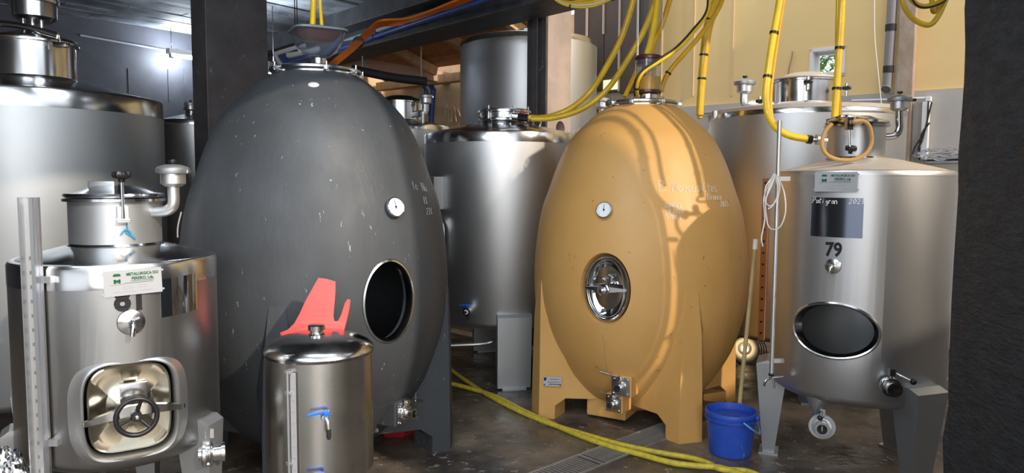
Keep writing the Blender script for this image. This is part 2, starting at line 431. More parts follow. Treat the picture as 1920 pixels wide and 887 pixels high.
# hall wall behind the camera with a wide door opening, and the side wall left of it
struct('wall_rear', boxes(abbox(-5.4, -5.2, 1.6, WALL_B, 0, SLAB_Z), abbox(-5.4, -5.2, -6, -2.2, 0, SLAB_Z), abbox(-5.4, -5.2, -2.2, 1.6, 2.9, SLAB_Z), M=M_AB), mat('pale_rear_wall', (.42, .42, .42), 0, .8, var=.2, vscale=2), smooth=False)  # unseen wall, kept pale to give the steel soft reflections
struct('wall_right', boxes(abbox(-5.4, -3.4, -3.4, -3.2, 0, 2.9), abbox(.6, WALL_A, -3.4, -3.2, 0, 2.9), M=M_AB), mat('warm_grey_wall', (.33, .29, .25), 0, .8, var=.2, vscale=2), smooth=False)
struct('wall_left_near', boxes(abbox(-5.2, -3, WALL_B, WALL_B + .2, 0, SLAB_Z), M=M_AB), WALL_DARK, smooth=False)

# window_1
cw = (wb0 + wb1) / 2; hw = abs(wb0 - wb1) / 2; cz = (wz0 + wz1) / 2; hz = (wz1 - wz0) / 2
def wfr(a0, a1, ins, th):
    return [abbox(a0, a1, cw - hw + ins, cw - hw + ins + th, wz0 + ins, wz1 - ins), abbox(a0, a1, cw + hw - ins - th, cw + hw - ins, wz0 + ins, wz1 - ins),
            abbox(a0, a1, cw - hw + ins, cw + hw - ins, wz0 + ins, wz0 + ins + th), abbox(a0, a1, cw - hw + ins, cw + hw - ins, wz1 - ins - th, wz1 - ins)]
win = struct('window_1', boxes(*wfr(WALL_A - .01, WALL_A + .2, -.004, .03), M=M_AB), WHITE, smooth=False)
OFFW = win
obj('window_sash', boxes(*wfr(WALL_A + .09, WALL_A + .13, .026, .03), M=M_AB), WHITE, win, smooth=False)
obj('pane', boxes(abbox(WALL_A + .105, WALL_A + .112, cw - hw + .05, cw + hw - .05, wz0 + .05, wz1 - .05), M=M_AB), PANE, win, smooth=False)
bm = bmesh.new()
for i in range(260):
    c = on_wall(1556, 108, WALL_A + 2.2) + Vector((random.uniform(-.3, .3), random.uniform(-.3, .3), random.uniform(-.22, .16)))
    M = Matrix.Translation(c) @ Matrix.Rotation(random.uniform(0, 6), 4, 'Z') @ Matrix.Rotation(random.uniform(-1, 1), 4, 'X')
    vs = [bm.verts.new(M @ Vector(q)) for q in ((0, -.06, 0), (.03, 0, .006), (0, .06, 0), (-.03, 0, .006))]
    bm.faces.new(vs)
tag_o = solo('tree_foliage', bm, LEAF, 'green leaves of a tree outside the small wall window', 'foliage'); tag_o['kind'] = 'stuff'

# ceiling over the near hall: concrete cast against boards, each board mark a raised piece
ce = struct('ceiling', boxes(abbox(-5.4, 5.0, .7, WALL_B, SLAB_Z + .03, SLAB_Z + .25), M=M_AB), BEAM, smooth=False)
r = random.Random(3); b_ = 4.3; plank_me = {}
k = 0
while b_ < WALL_B:
    w = r.choice((.14, .2, .2, .3)); a_ = 1.2 - r.random()
    while a_ < 5.0:
        ln = r.choice((.9, 1.3, 1.7)); a1 = min(a_ + ln, 5.0)
        if a1 - a_ > .1:
            zz = SLAB_Z + r.uniform(-.008, .012)
            struct('board_mark', boxes(abbox(a_ + .004, a1 - .004, b_ + .003, min(b_ + w, WALL_B) - .003, zz, SLAB_Z + .035), M=M_AB), CEIL, ce, smooth=False)
        a_ = a1 + 1e-4 if a1 < 5 else 9
    b_ += w
# edge beam of the slab
p1, p2 = at_z(993, 39, 2.93), at_z(700, 108, 2.93)
bd = (p2 - p1); bd.z = 0; bd.normalize(); bn = Vector((-bd.y, bd.x, 0))
if bn.dot(AX) > 0: bn = -bn                      # towards the camera side
def beam_box(t0, t1, n0, n1, z0, z1):
    M = Matrix((bd, bn, ZX)).transposed().to_4x4(); M.translation = Vector((p1.x, p1.y, 0))
    return boxes((((t0 + t1) / 2, (n0 + n1) / 2, (z0 + z1) / 2), (t1 - t0, n1 - n0, z1 - z0)), M=M, bev=.008)
struct('trim_1', beam_box(-6, 4.9, 0, .42, 2.93, 3.55), BEAM, smooth=False)
struct('trim_2', beam_box(-6, 4.9, .42, .62, 3.12, 3.42), BEAM, smooth=False)

# ---- columns
c0 = at(387, 120, 5.0); c0.z = 0
bm = bmesh.new(); ca, cb = c0.dot(AX), c0.dot(BX)
struct('trim_3', boxes(abbox(ca, ca + .47, cb, cb + .205, 0, SLAB_Z), M=M_AB, bev=.006), COLUMN_DARK, smooth=False)
# near right pillar, only its side faces the camera
pe = at(1790, 443, 2.45)
bm = boxes(((pe.x + .5, 2.45 - .4, 1.9), (1.0, .8, 3.8)))
bmesh.ops.subdivide_edges(bm, edges=[e for e in bm.edges], cuts=30, use_grid_fill=True)
rr = random.Random(5)
for v in bm.verts:
    edge = (abs(v.co.x - pe.x) < .001) and (abs(v.co.y - 2.45) < .001)
    k_ = .006 if edge else .0015
    v.co += Vector((rr.uniform(-k_, k_), rr.uniform(-k_, k_), 0))
struct('trim_4', bm, PILLAR, smooth=False)
# middle column: pale concrete with a black painted, ribbed face
q = at(1027, 150, 6.6); qa, qb = q.dot(AX), q.dot(BX)
mc = struct('trim_5', boxes(abbox(qa, qa + .36, qb, qb + .20, 0, 4.2), M=M_AB, bev=.006), COLUMN_PINK, smooth=False)
ct = cutter(L([(.07, -1), (.07, 1)], axis_m(on_wall(1056, 241, qa + .2), BX), 24)); boolean(mc, [ct])
for i, (b0, b1, o0) in enumerate(((.0, .055, .03), (.06, .10, .015), (.10, .16, .03), (.165, .225, .02))):
    struct('rib', boxes(abbox(qa - o0, qa - .001, qb + b0, qb + b1, 0, 4.2), M=M_AB, bev=.003), COLUMN_DARK, mc, smooth=False)
# weathered post and service runs on the back wall
def wall_strip(x0, x1, ytop, ybot, th, a=WALL_A):
    u, v = on_wall(x0, 100, a), on_wall(x1, 100, a)
    return abbox(a - th, a, u.dot(BX), v.dot(BX), on_wall(x0, ybot, a).z, on_wall(x0, ytop, a).z)
struct('trim_6', boxes(wall_strip(1689, 1719, -200, 330, .12), M=M_AB, bev=.006), RUSTY, smooth=False)
for x0, x1 in ((1372, 1375), (1240, 1242), (1300, 1302)):
    struct('wall_seam', boxes(wall_strip(x0, x1, -200, 180, .012), M=M_AB), mat('pale_wall_seam', (.66, .50, .28), 0, .7), wa, smooth=False)
def wall_path(pts, off, r, name, m, label, cat, **k):
    return solo(name, T([on_wall(x, y, WALL_A - off) for x, y in pts], r, **k), m, label, cat)
dp = thing('drainpipe', 'thick grey drainpipe coming down the yellow wall', 'pipe', on_wall(1665, 165, WALL_A - .1))
obj('pipe', T([on_wall(1676, -120, WALL_A - .1), on_wall(1673, 0, WALL_A - .1), on_wall(1664, 150, WALL_A - .1), on_wall(1661, 168, WALL_A - .13)], .042, per=4, segs=16), DRAINPIPE, dp)
for y in (52, 130):
    p = on_wall(1673 - y * .055, y, WALL_A - .1); obj('collar', L([(.047, -.03), (.047, .03)], axis_m(p, (0, 0, 1)), 20), RUBBER, dp)
wall_path([(1689, -100), (1687, 60), (1680, 180), (1679, 205)], .05, .013, 'white_conduit', WHITEPIPE, 'thin white conduit beside the grey drainpipe', 'conduit')
wall_path([(1597, 189), (1660, 187), (1735, 184)], .08, .012, 'service_pipe', WHITEPIPE, 'white horizontal pipe along the top of the grey wall base', 'pipe', smooth=False)
wall_path([(1318, 212), (1420, 204), (1440, 203)], .06, .010, 'service_pipe', GREYPIPE, 'lower grey horizontal pipe on the grey wall base', 'pipe', smooth=False)
wall_path([(1640, -60), (1640, 60), (1646, 130), (1653, 200), (1658, 260)], .5, .0035, 'hanging_wire', CHALK, 'thin pale wire hanging in front of the yellow wall right of the window', 'wire')
wall_path([(1486, 96), (1484, 110), (1479, 130), (1476, 160)], .02, .006, 'bent_wire', RUSTY, 'short rusty wire stub on the yellow wall left of the window', 'wire')
tr = thing('cable_tray', 'white cable tray with loose cables on the grey wall at right', 'cable tray', on_wall(1745, 290, WALL_A - .08))
obj('vertical_channel', boxes(wall_strip(1737, 1750, 192, 300, .07, WALL_A - .035), M=M_AB, bev=.004), WHITE, tr, smooth=False)
obj('horizontal_channel', boxes(wall_strip(1742, 1752, 182, 191, .07, WALL_A - .035), M=M_AB, bev=.004), WHITE, tr, smooth=False)
for i, pts in enumerate((((1741, 190), (1736, 240), (1716, 275), (1711, 290)), ((1747, 192), (1730, 260), (1722, 280), (1734, 300)), ((1743, 230), (1727, 255), (1724, 300)))):
    obj('cable', T([on_wall(x, y, WALL_A - .12) for x, y in pts], .007), RUBBER, tr)
# shelf rail with a crumpled plastic bag on it
sh = thing('wall_ledge', 'dark steel ledge on the grey wall beside the black pillar', 'ledge', on_wall(1775, 300, WALL_A - .2))
for i, y in enumerate((290, 300, 306)):
    u, v = on_wall(1738, y, WALL_A - .15), on_wall(1830, y - 2, WALL_A - .15)
    obj('rail', T([u, v], .012, smooth=False), (DUSTY, RUBBER, GREYPIPE)[i], sh)
bm = bmesh.new(); bmesh.ops.create_icosphere(bm, subdivisions=4, radius=1)
bc = on_wall(1765, 289, WALL_A - .2)
for v in bm.verts:
    n_ = math.sin(v.co.x * 9 + v.co.z * 5) * .12 + math.sin(v.co.y * 13 + v.co.x * 7) * .1
    v.co = bc + (BX * v.co.x * .2 + AX * v.co.y * .08 + ZX * v.co.z * .05) * (1 + n_)
solo('plastic_bag', bm, GLASS, 'crumpled clear plastic bag on the ledge beside the black pillar', 'bag')

# ---- brown sheet metal door
dr = thing('sheet_metal_screen', 'tall brown sheet metal wall panels behind the hoses', 'screen', on_wall(1150, 180, WALL_A - .3))
xs = [1079, 1104, 1136, 1166, 1200, 1216]
for x0, x1 in zip(xs, xs[1:]):
    obj('panel', boxes(wall_strip(x0 + .8, x1, -260, 172 + (x0 - 1079) * .05, .05, WALL_A - .3), M=M_AB, bev=.01), BROWN, dr, smooth=False)
for x0 in (1105, 1136, 1166, 1200):
    y1 = 66 if x0 == 1136 else (95 if x0 == 1105 else 172)
    obj('batten', boxes(wall_strip(x0 - 1.5, x0 + 1.5, -260, y1, .07, WALL_A - .3), M=M_AB), mat('pale_batten', (.48, .38, .30), 0, .7), dr, smooth=False)
obj('side_post', boxes(wall_strip(1216, 1225, -260, 178, .12, WALL_A - .3), M=M_AB), mat('dark_post', (.06, .05, .05), 0, .5), dr, smooth=False)
struct('window_2', boxes(wall_strip(1138, 1164, 152, 170, .07, WALL_A - .31), M=M_AB), mat('glowing_green_pane', (.62, .80, .30), 0, .3, emit=1.2, col2=(.9, .95, .75), vscale=9), smooth=False)  # pane glows by itself in place of daylight behind it
struct('trim_7', boxes(wall_strip(1030, 1232, 170, 215, .12, WALL_A - .2), M=M_AB, bev=.01), mat('rough_grey_plinth', (.36, .32, .28), 0, .85, var=.3, vscale=6, bump=.3), smooth=False)

# ---- timber roof over the passage at the left, and the primed beam
rf = thing('timber_roof', 'orange pine boarded roof with rafters seen under the dark beam', 'roof', ab(6.4, 7.2, 3.2))
a0, a1, z0, z1 = 5.35, 7.20, 3.62, 3.10
sl = math.atan2(z1 - z0, a1 - a0); n_b = 14
for i in range(n_b):
    t = (i + .5) / n_b; a_ = a0 + (a1 - a0) * t; z_ = z0 + (z1 - z0) * t
    M = M_AB @ Matrix.Translation((a_, 7.0, z_)) @ Matrix.Rotation(-sl, 4, 'Y')
    obj('roof_board', boxes(((0, 0, random.uniform(0, .006)), (math.hypot(a1 - a0, z1 - z0) / n_b - .006, 3.9, .02)), M=M), WOOD, rf, smooth=False)
for b_ in (5.3, 6.35, 7.4, 8.4):
    M = M_AB @ Matrix.Translation(((a0 + a1) / 2, b_, (z0 + z1) / 2 - .09)) @ Matrix.Rotation(-sl, 4, 'Y')
    obj('rafter', boxes(((0, 0, 0), (1.78, .08, .12)), M=M, bev=.004), WOOD_PALE, rf, smooth=False)
obj('purlin', boxes(abbox(7.3, 7.45, 5.2, 8.9, 2.90, 3.02), M=M_AB, bev=.004), WOOD_PALE, rf, smooth=False)
sc = thing('slatted_gable', 'row of upright pale wooden slats above the tall rear tank', 'slats', on_wall(925, 80, WALL_A - .1))
for i in range(15):
    x0 = 868 + i * 9.3
    obj('slat', boxes(wall_strip(x0, x0 + 5.2, 28, 92 - i * .6, .03, WALL_A - .12), M=M_AB), WOOD_PALE, sc, smooth=False)
obj('back_board', boxes(wall_strip(855, 1015, 10, 100, .03, WALL_A - .06), M=M_AB), mat('warm_brown_backing', (.22, .12, .06), 0, .8), sc, smooth=False)
u, v = at_z(672, 121, 3.0), at_z(868, 152, 3.0)
M = axis_m((u + v) / 2, v - u)
solo('primed_beam', boxes((((u + v) / 2).to_tuple(), (.16, (v - u).length + .9, .15)), M=Matrix.Translation((u + v) / 2) @ Matrix.Rotation(math.atan2((v - u).y, (v - u).x) - PI / 2, 4, 'Z') @ Matrix.Translation(-(u + v) / 2), bev=.004), PINK_BEAM,
     'long pinkish primed beam crossing below the timber roof', 'beam', smooth=False)

# ---- pipes along the beam
def along(pts, z): return [at_z(x, y, z) for x, y in pts]
pg = thing('grey_conduit', 'grey conduit clipped beside the orange cables under the ceiling', 'conduit', at_z(760, 45, 3.05))
obj('pipe', T(along([(900, -6), (655, 74), (640, 79)], 3.06), .022, smooth=False, segs=14), GREYPIPE, pg)
for x in (706, 770, 830): obj('clip', L([(.028, -.012), (.028, .012)], axis_m(at_z(x, -6 + (900 - x) * .3265, 3.06), at_z(900, -6, 3.06) - at_z(655, 74, 3.06)), 16), RUBBER, pg)
pb = thing('blue_water_pipe', 'blue water pipe running below the orange cables', 'pipe', at_z(760, 55, 3.0))
obj('pipe', T(along([(960, -18), (720, 63), (650, 88), (540, 118)], 2.98), .022, per=5, segs=14), BLUEPIPE, pb)
for x, y in ((844, 22), (802, 36), (760, 50), (700, 70)): obj('joint', L([(.029, -.03), (.029, .03)], axis_m(at_z(x, y, 2.98), at_z(960, -18, 2.98) - at_z(720, 63, 2.98)), 16), mat('dark_blue_joint', (.02, .04, .2), 0, .4), pb)
oc = thing('orange_cables', 'bundle of orange cables dropping from the beam to the charcoal egg', 'cable', at(612, 126, 4.0))
for i in range(4):
    o_ = (i - 1.5) * 3.2
    P = along([(905, -14 + o_), (850, 8 + o_), (800, 28 + o_), (760, 40 + o_), (712, 44 + o_)], 3.0) + [at(690 + o_, 62 + o_ * .3, 6.3), at(655 + o_, 95, 5.0), at(614 + o_ * .8, 128, 4.05)]
    obj('cable', T(P, .012, segs=8), ORANGE, oc)
for x, y, Y in ((672, 79, 5.6), (711, 46, 7.6)): obj('tie', L([(.045, -.008), (.045, .008)], axis_m(at(x, y, Y), at(655, 95, 5) - at(690, 62, 6.3)), 12), RUBBER, oc)
# white and blue pipes ending behind the charcoal egg
for nm, mt, lb, pts, rr_ in (('white_pipe', WHITEPIPE, 'short white elbowed pipe left of the clear hopper', [(566, 86), (520, 100), (517, 104), (524, 118), (535, 128)], .020),
                         ('white_pipe', WHITEPIPE, 'thick white pipe running behind the clear hopper', [(600, 90), (552, 102), (538, 104)], .026),
                         ('blue_pipe', BLUEPIPE, 'short blue pipe elbow behind the charcoal egg top', [(562, 98), (536, 106), (533, 112), (546, 126)], .022)):
    pp_ = thing(nm, lb, 'pipe', at(pts[2][0], pts[2][1], 7.0)); obj('pipe_run', T([at(x, y, 7.0) for x, y in pts], rr_, segs=12), mt, pp_)
    q_ = at(pts[0][0] - 8, pts[0][1] + 2, 7.0); obj('hanger_rod', T([q_, Vector((q_.x, q_.y, 3.32))], .005, smooth=False, segs=6), RUBBER, pp_)
solo('blue_downpipe', T([on_wall(x, y, WALL_A - .12) for x, y in ((745, 148), (760, 149), (800, 155), (812, 168), (812, 172), (808, 232))], .040, segs=12, per=5), BLUEPIPE, 'blue elbow downpipe against the beige wall', 'pipe')
solo('blue_downpipe', T([on_wall(x, y, WALL_A - .05) for x, y in ((752, 151), (780, 155), (797, 164), (802, 190), (800, 215))], .034, segs=12, per=5), BLUEPIPE, 'second dark blue pipe left of the elbow downpipe', 'pipe')
bp_ = thing('black_pipe', 'thick black horizontal pipe in front of the beige wall', 'pipe', at(735, 145, 8.4))
obj('pipe_run', T([at(660, 130, 8.4), at(735, 145, 8.4), at(800, 153, 8.4)], .05, segs=12), RUBBER, bp_)
for q_ in (at(680, 134, 8.4), at(790, 152, 8.4)): obj('hanger_rod', T([q_, q_ + ZX * .6], .008, smooth=False, segs=6), GREYPIPE, bp_)
bm = bmesh.new()
for pts in ([(833, 215), (838, 195), (842, 230)], [(846, 228), (850, 200), (856, 228)], [(858, 205), (866, 225)], [(832, 200), (845, 205)]):
    tube(bm, [on_wall(x, y, WALL_A - .005) for x, y in pts], .008, segs=5)
solo('wall_scribble', bm, mat('pale_scribble', (.75, .6, .42), 0, .9), 'pale scribbled marks on the beige wall', 'marking')

# ---- tube lights
def hanger(p, par, r=.008, top=3.32):
    return obj('hanger_rod', T([p, Vector((p.x, p.y, max(top, p.z + .1)))], r * .5, smooth=False, segs=6), RUBBER, par)
def tube_light(p, q, label, watts=12):
    p, q = Vector(p), Vector(q); t = thing('tube_light', label, 'lamp', (p + q) / 2)
    d = (q - p).normalized()
    M = frame((p + q) / 2, (-d).cross(ZX))
    obj('housing', boxes(((0, 0.05, 0), ((q - p).length + .1, .06, .10)), M=M, bev=.01), WHITE, t, smooth=False)
    for dz in (-.025, .025):
        obj('lamp_tube', T([p + M.to_3x3() @ Vector((0, 0, dz)), q + M.to_3x3() @ Vector((0, 0, dz))], .016, smooth=False), TUBE, t)
    l = D.lights.new('tube_glow', 'AREA'); l.shape, l.size, l.size_y, l.energy, l.color = 'RECTANGLE', (q - p).length, .05, watts, (.80, .90, 1.0)
    lo = D.objects.new('tube_glow', l); lo.matrix_world = M @ Matrix.Translation((0, 0, .06)) @ Matrix.Rotation(0, 4, 'X') @ Matrix.Rotation(PI, 4, 'Y'); COL.objects.link(lo)
    l2 = l.copy(); lo2 = D.objects.new('tube_glow', l2); lo2.matrix_world = M @ Matrix.Translation((0, .12, .0)) @ Matrix.Rotation(PI / 2 , 4, 'X'); COL.objects.link(lo2)
    hanger(p, t); hanger(q, t)
    for e in (p, q): obj('end_cap', L([(.03, -.02), (.03, .02)], axis_m(e, d), 12), WHITE, t)
    return t
def wallB(px, py, b=WALL_B):
    d = ray(px, py); return CAM_P + d * (b / d.dot(BX))
u, v = wallB(322, 104, WALL_B - .35), wallB(372, 110, WALL_B - .35); v.z = u.z
tube_light(u, v, 'lit fluorescent tube light on the black wall left of the dark column')
u, v = at(500, 131, 7.4), at(513, 132, 7.6); v.z = u.z
tube_light(u, v, 'small lit tube light just right of the dark column')
solo('wall_conduit', T([wallB(150, 66, WALL_B - .03), wallB(325, 97, WALL_B - .03)], .012, smooth=False), GREYPIPE, 'thin grey conduit on the black wall leading to the tube light', 'conduit')
for x in (240, 315, 345): struct('trim_8', T([wallB(x, 130 - (x % 7), WALL_B - .005), wallB(x + 2, 190, WALL_B - .005)], .007, smooth=False), BEAM)

# ================================================================ FITTINGS (local frame: x right, y up, z outwards)
def loc(M, x, y, z): return M @ Vector((x, y, z))
def sub(M, x=0, y=0, z=0): return M @ Matrix.Translation((x, y, z))
def butterfly(M, par, s=1.0, lever=((.02, .06, .06), (.14, .11, .02)), ball=.011, plate=None, square=None):
    """clamp butterfly valve: bore towards z"""
    k = lambda pr: [(r * s, z * s) for r, z in pr]
    if square:
        b = boxes(((0, 0, .006 * s), (square, square, .012 * s)), M=M, bev=.002)
        pl = obj('flange_plate', b, POLISH, par)
        for x in (-.38, .38):
            for y in (-.38, .38):
                obj('bolt', L([(.009 * s, 0), (.009 * s, .010 * s), (.005 * s, .016 * s)], sub(M, x * square, y * square, .012 * s), 8), POLISH, pl)
    v = obj('valve', L(k([(0, 0), (.026, 0), (.026, .012), (.047, .012), (.050, .016), (.050, .026), (.047, .030), (.040, .034), (.047, .038), (.050, .042), (.047, .050), (.030, .052), (.030, .078), (.037, .080), (.037, .092), (.025, .092), (.025, .060), (.0, .060)]), M, 32), POLISH, par)
    if plate:
        obj('flange_disc', L([(plate * .45, .034 * s), (plate, .034 * s), (plate, .044 * s), (plate * .45, .044 * s)], M, 32), PLATE, v)
    obj('bore', L([(.0, .0602 * s), (.0248 * s, .0602 * s), (.0248 * s, .061 * s), (0, .061 * s)], M, 24), INK, v)  # black disc stands for the shade inside the bore
    obj('bore_disc', RF(sub(M, 0, 0, .062 * s), [(.003 * s, .016 * s, 0), (.003 * s, .016 * s, .012 * s)]), MIRROR, v)
    for a in (PI / 4, 3 * PI / 4, 5 * PI / 4, 7 * PI / 4):
        obj('bolt', L([(.006 * s, -.004 * s), (.006 * s, .022 * s)], sub(M, .043 * s * math.cos(a), .043 * s * math.sin(a), .026 * s), 6), STEEL, v)
    p0, p1 = (tuple(c * s for c in q) for q in lever)
    nk = bmesh.new(); cyl(nk, loc(M, 0, .045 * s, .032 * s), loc(M, 0, .085 * s, .032 * s), .013 * s)
    box(nk, (0, .078 * s, .04 * s), (.026 * s, .035 * s, .03 * s), M)
    obj('valve_neck', nk, POLISH, v)
    lv = obj('lever', T([loc(M, *p0), loc(M, *p1)], .0045 * s, smooth=False), POLISH, v)
    if ball:
        bmm = bmesh.new(); bmesh.ops.create_uvsphere(bmm, u_segments=16, v_segments=10, radius=ball * s, matrix=Matrix.Translation(loc(M, *p1)))
        obj('lever_knob', bmm, BLACK, v)
    else:
        d = Vector(p1) - Vector(p0)
        obj('lever_grip', T([loc(M, *(Vector(p0) + d * .55)), loc(M, *p1)], .009 * s, smooth=False), POLISH, v)
    return v
def sample_tap(M, par, s=1.0):
    c = obj('tap_rosette', L([(.042 * s, 0), (.040 * s, .003), (.012 * s, .012 * s), (0, .012 * s)], M, 32), POLISH, par)
    v = obj('sample_tap', T([loc(M, 0, 0, .0), loc(M, 0, .002, .032 * s), loc(M, 0, -.012 * s, .045 * s), loc(M, -.004, -.038 * s, .048 * s)], lambda t: (.012 - .004 * t) * s, segs=12), POLISH, par)
    obj('tap_lever', T([loc(M, 0, .008 * s, .03 * s), loc(M, .022 * s, .018 * s, .04 * s)], .005 * s, smooth=False), POLISH, v)
    return v
def ball_tap(M, par, col=BLUE_HANDLE):
    v = obj('tap', T([loc(M, 0, 0, 0), loc(M, 0, 0, .03), loc(M, .008, -.012, .045), loc(M, .012, -.045, .048)], .008, segs=12), STEEL, par)
    obj('tap_body', L([(.013, .0), (.015, .006), (.015, .03), (.012, .036)], M, 16), STEEL, v)
    obj('tap_nozzle', L([(.009, 0), (.0095, .03), (.006, .04)], axis_m(loc(M, .012, -.04, .048), M.to_3x3() @ Vector((0, -1, 0))), 12), RUBBER, v)
    b = boxes(((-.025, .022, .03), (.075, .010, .018)), ((.008, .014, .03), (.022, .020, .020)), M=M @ Matrix.Rotation(.12, 4, 'Z'), bev=.003)
    obj('tap_handle', b, col, v)
def vent(p, par, s=1.0, name='vent_valve'):
    """pressure relief valve standing upright at p (bottom of its pot)"""
    M = Matrix.Translation(p) @ Matrix.Scale(s, 4)
    v = obj(name, L([(0, 0), (.030, 0), (.046, .012), (.046, .052), (.050, .054)], M, 32), STEEL, par)
    obj('vent_clamp', L([(.047, .050), (.060, .052), (.062, .060), (.062, .070), (.055, .078), (.030, .086), (0, .088)], M, 32), STEEL_GREY, v)
    obj('vent_knob', L([(.004, .084), (.004, .092), (.014, .094), (.014, .104), (0, .106)], M, 12), BLACK, v)
    cb = bmesh.new(); cyl(cb, M @ Vector((.058, -.012, .060)), M @ Vector((.058, .014, .060)), .008, segs=8)
    obj('clamp_bolt', cb, POLISH, v)
    return v
def star_knob(p, d, par, r=.026):
    M = axis_m(p, d)
    rings = []
    for rr, z in ((r * .35, 0), (r * .4, .012), (r * .9, .016), (r, .022), (r, .032), (r * .85, .038), (r * .3, .040)):
        rings.append([M @ Vector(((rr * (1 + (.10 * math.cos(8 * 2 * PI * k / 48) if rr > r * .8 else 0))) * math.cos(2 * PI * k / 48), (rr * (1 + (.10 * math.cos(8 * 2 * PI * k / 48) if rr > r * .8 else 0))) * math.sin(2 * PI * k / 48), z)) for k in range(48)])
    bm = bmesh.new(); loft(bm, rings)
    return obj('star_knob', bm, BLACK, par)
def thermometer(M, par, r=.045):
    t = obj('thermometer', L([(r * .9, 0), (r, .004), (r, .016), (r * .94, .020), (r * .90, .018), (r * .90, .013), (0, .013)], M, 40), POLISH, par)
    obj('dial', L([(r * .89, .0132), (r * .89, .0146)], M, 40), DIAL, t)
    bm = bmesh.new()
    for k in range(21):
        a = math.radians(225 - k * 13.5); c, s_ = math.cos(a), math.sin(a)
        box(bm, (0, 0, 0), (.0016, r * (.14 if k % 5 == 0 else .08), .0006), sub(M, c * r * .76, s_ * r * .76, .0150) @ Matrix.Rotation(a - PI / 2, 4, 'Z'))
    obj('scale_marks', bm, INK, t, smooth=False)
    bm = boxes(((0, r * .2, .016), (.0028, r * .85, .0008)), M=M @ Matrix.Rotation(math.radians(3), 4, 'Z')); lathe(bm, [(.0055, .0150), (.0055, .0172)], M, 12)
    obj('needle', bm, INK, t, smooth=False)
    return t
def wrap(rev, th0, z0, off):
    """place(u, v) on a surface of revolution, u to the right for the viewer, v up"""
    def f(u, v, w=0.0):
        z = z0 + v; rr = rev.r(z)
        return rev.pt(th0 + u / max(rr, .05), z, off + w)
    return f
def patch(rev, th, z, w, h, off, th_=.0015, nx=10, skew=0.0):
    f = wrap(rev, th, z, off); bm = bmesh.new()
    rows = []
    for o in (0, th_):
        rows.append([[bm.verts.new(f(w * (i / nx - .5), h * (j / 2 - .5) + skew * (i / nx - .5), o)) for i in range(nx + 1)] for j in range(3)])
    for j in range(2):
        for i in range(nx):
            bm.faces.new((rows[1][j][i], rows[1][j][i + 1], rows[1][j + 1][i + 1], rows[1][j + 1][i]))
    per = lambda g: g[0][:] + [g[1][nx]] + g[2][::-1] + [g[1][0]]
    a, b = per(rows[0]), per(rows[1])
    for i in range(len(a)): bm.faces.new((a[i], a[(i + 1) % len(a)], b[(i + 1) % len(a)], b[i]))
    return bm
def nameplate(M, par, s=1.0):
    w, h = .125 * s, .061 * s
    p = obj('nameplate', boxes(((0, 0, .002), (w, h, .003)), ((-w * .52, h * .38, .001), (.006, .006, .004)), ((-w * .52, -h * .38, .001), (.006, .006, .004)), ((w * .52, h * .38, .001), (.006, .006, .004)), ((w * .52, -h * .38, .001), (.006, .006, .004)), M=M), PLATE, par, smooth=False)
    F = sub(M, 0, 0, .0038)
    obj('lettering', text_bm('METALURGICA DO', .0096 * s, F @ Matrix.Translation((.021 * s, .019 * s, 0)), bold=.0003 * s, sx=.85), GREEN, p, smooth=False)
    obj('lettering', text_bm('PEREIRO, Lda.', .0096 * s, F @ Matrix.Translation((.021 * s, .0085 * s, 0)), bold=.0003 * s, sx=.85), GREEN, p, smooth=False)
    bm = bmesh.new()
    for c, sz in (((-.034, .0185), (.016, .0045)), ((-.034, .0215), (.012, .002)), ((-.039, .004), (.0045, .010)), ((-.029, .004), (.0045, .010)), ((-.034, .006), (.012, .003)), ((-.034, .003), (.005, .004)),
                  ((.012, -.0015), (.062, .0009)), ((-.034, -.0035), (.030, .0004)), ((.02, .0025), (.05, .0010))):
        box(bm, (c[0] * s, c[1] * s, 0), (sz[0] * s, sz[1] * s, .0006), F)
    obj('emblem', bm, GREEN, p, smooth=False)
    bm = bmesh.new()
    for cx, cy, ww in ((-.012, -.0125, .020), (.018, -.0105, .017)):
        for dx, dy, a, b in ((0, .0026, ww, .0005), (0, -.0026, ww, .0005), (ww / 2, 0, .0005, .0052), (-ww / 2, 0, .0005, .0052)):
            box(bm, ((cx + dx) * s, (cy + dy) * s, 0), (a * s, b * s, .0005), F)
    for cx, ww in ((-.035, .016), (-.008, .026), (.028, .026)): box(bm, (cx * s, -.0215 * s, 0), (ww * s, .0011 * s, .0005), F)
    obj('small_print', bm, GREYPRINT, p, smooth=False)
    return p

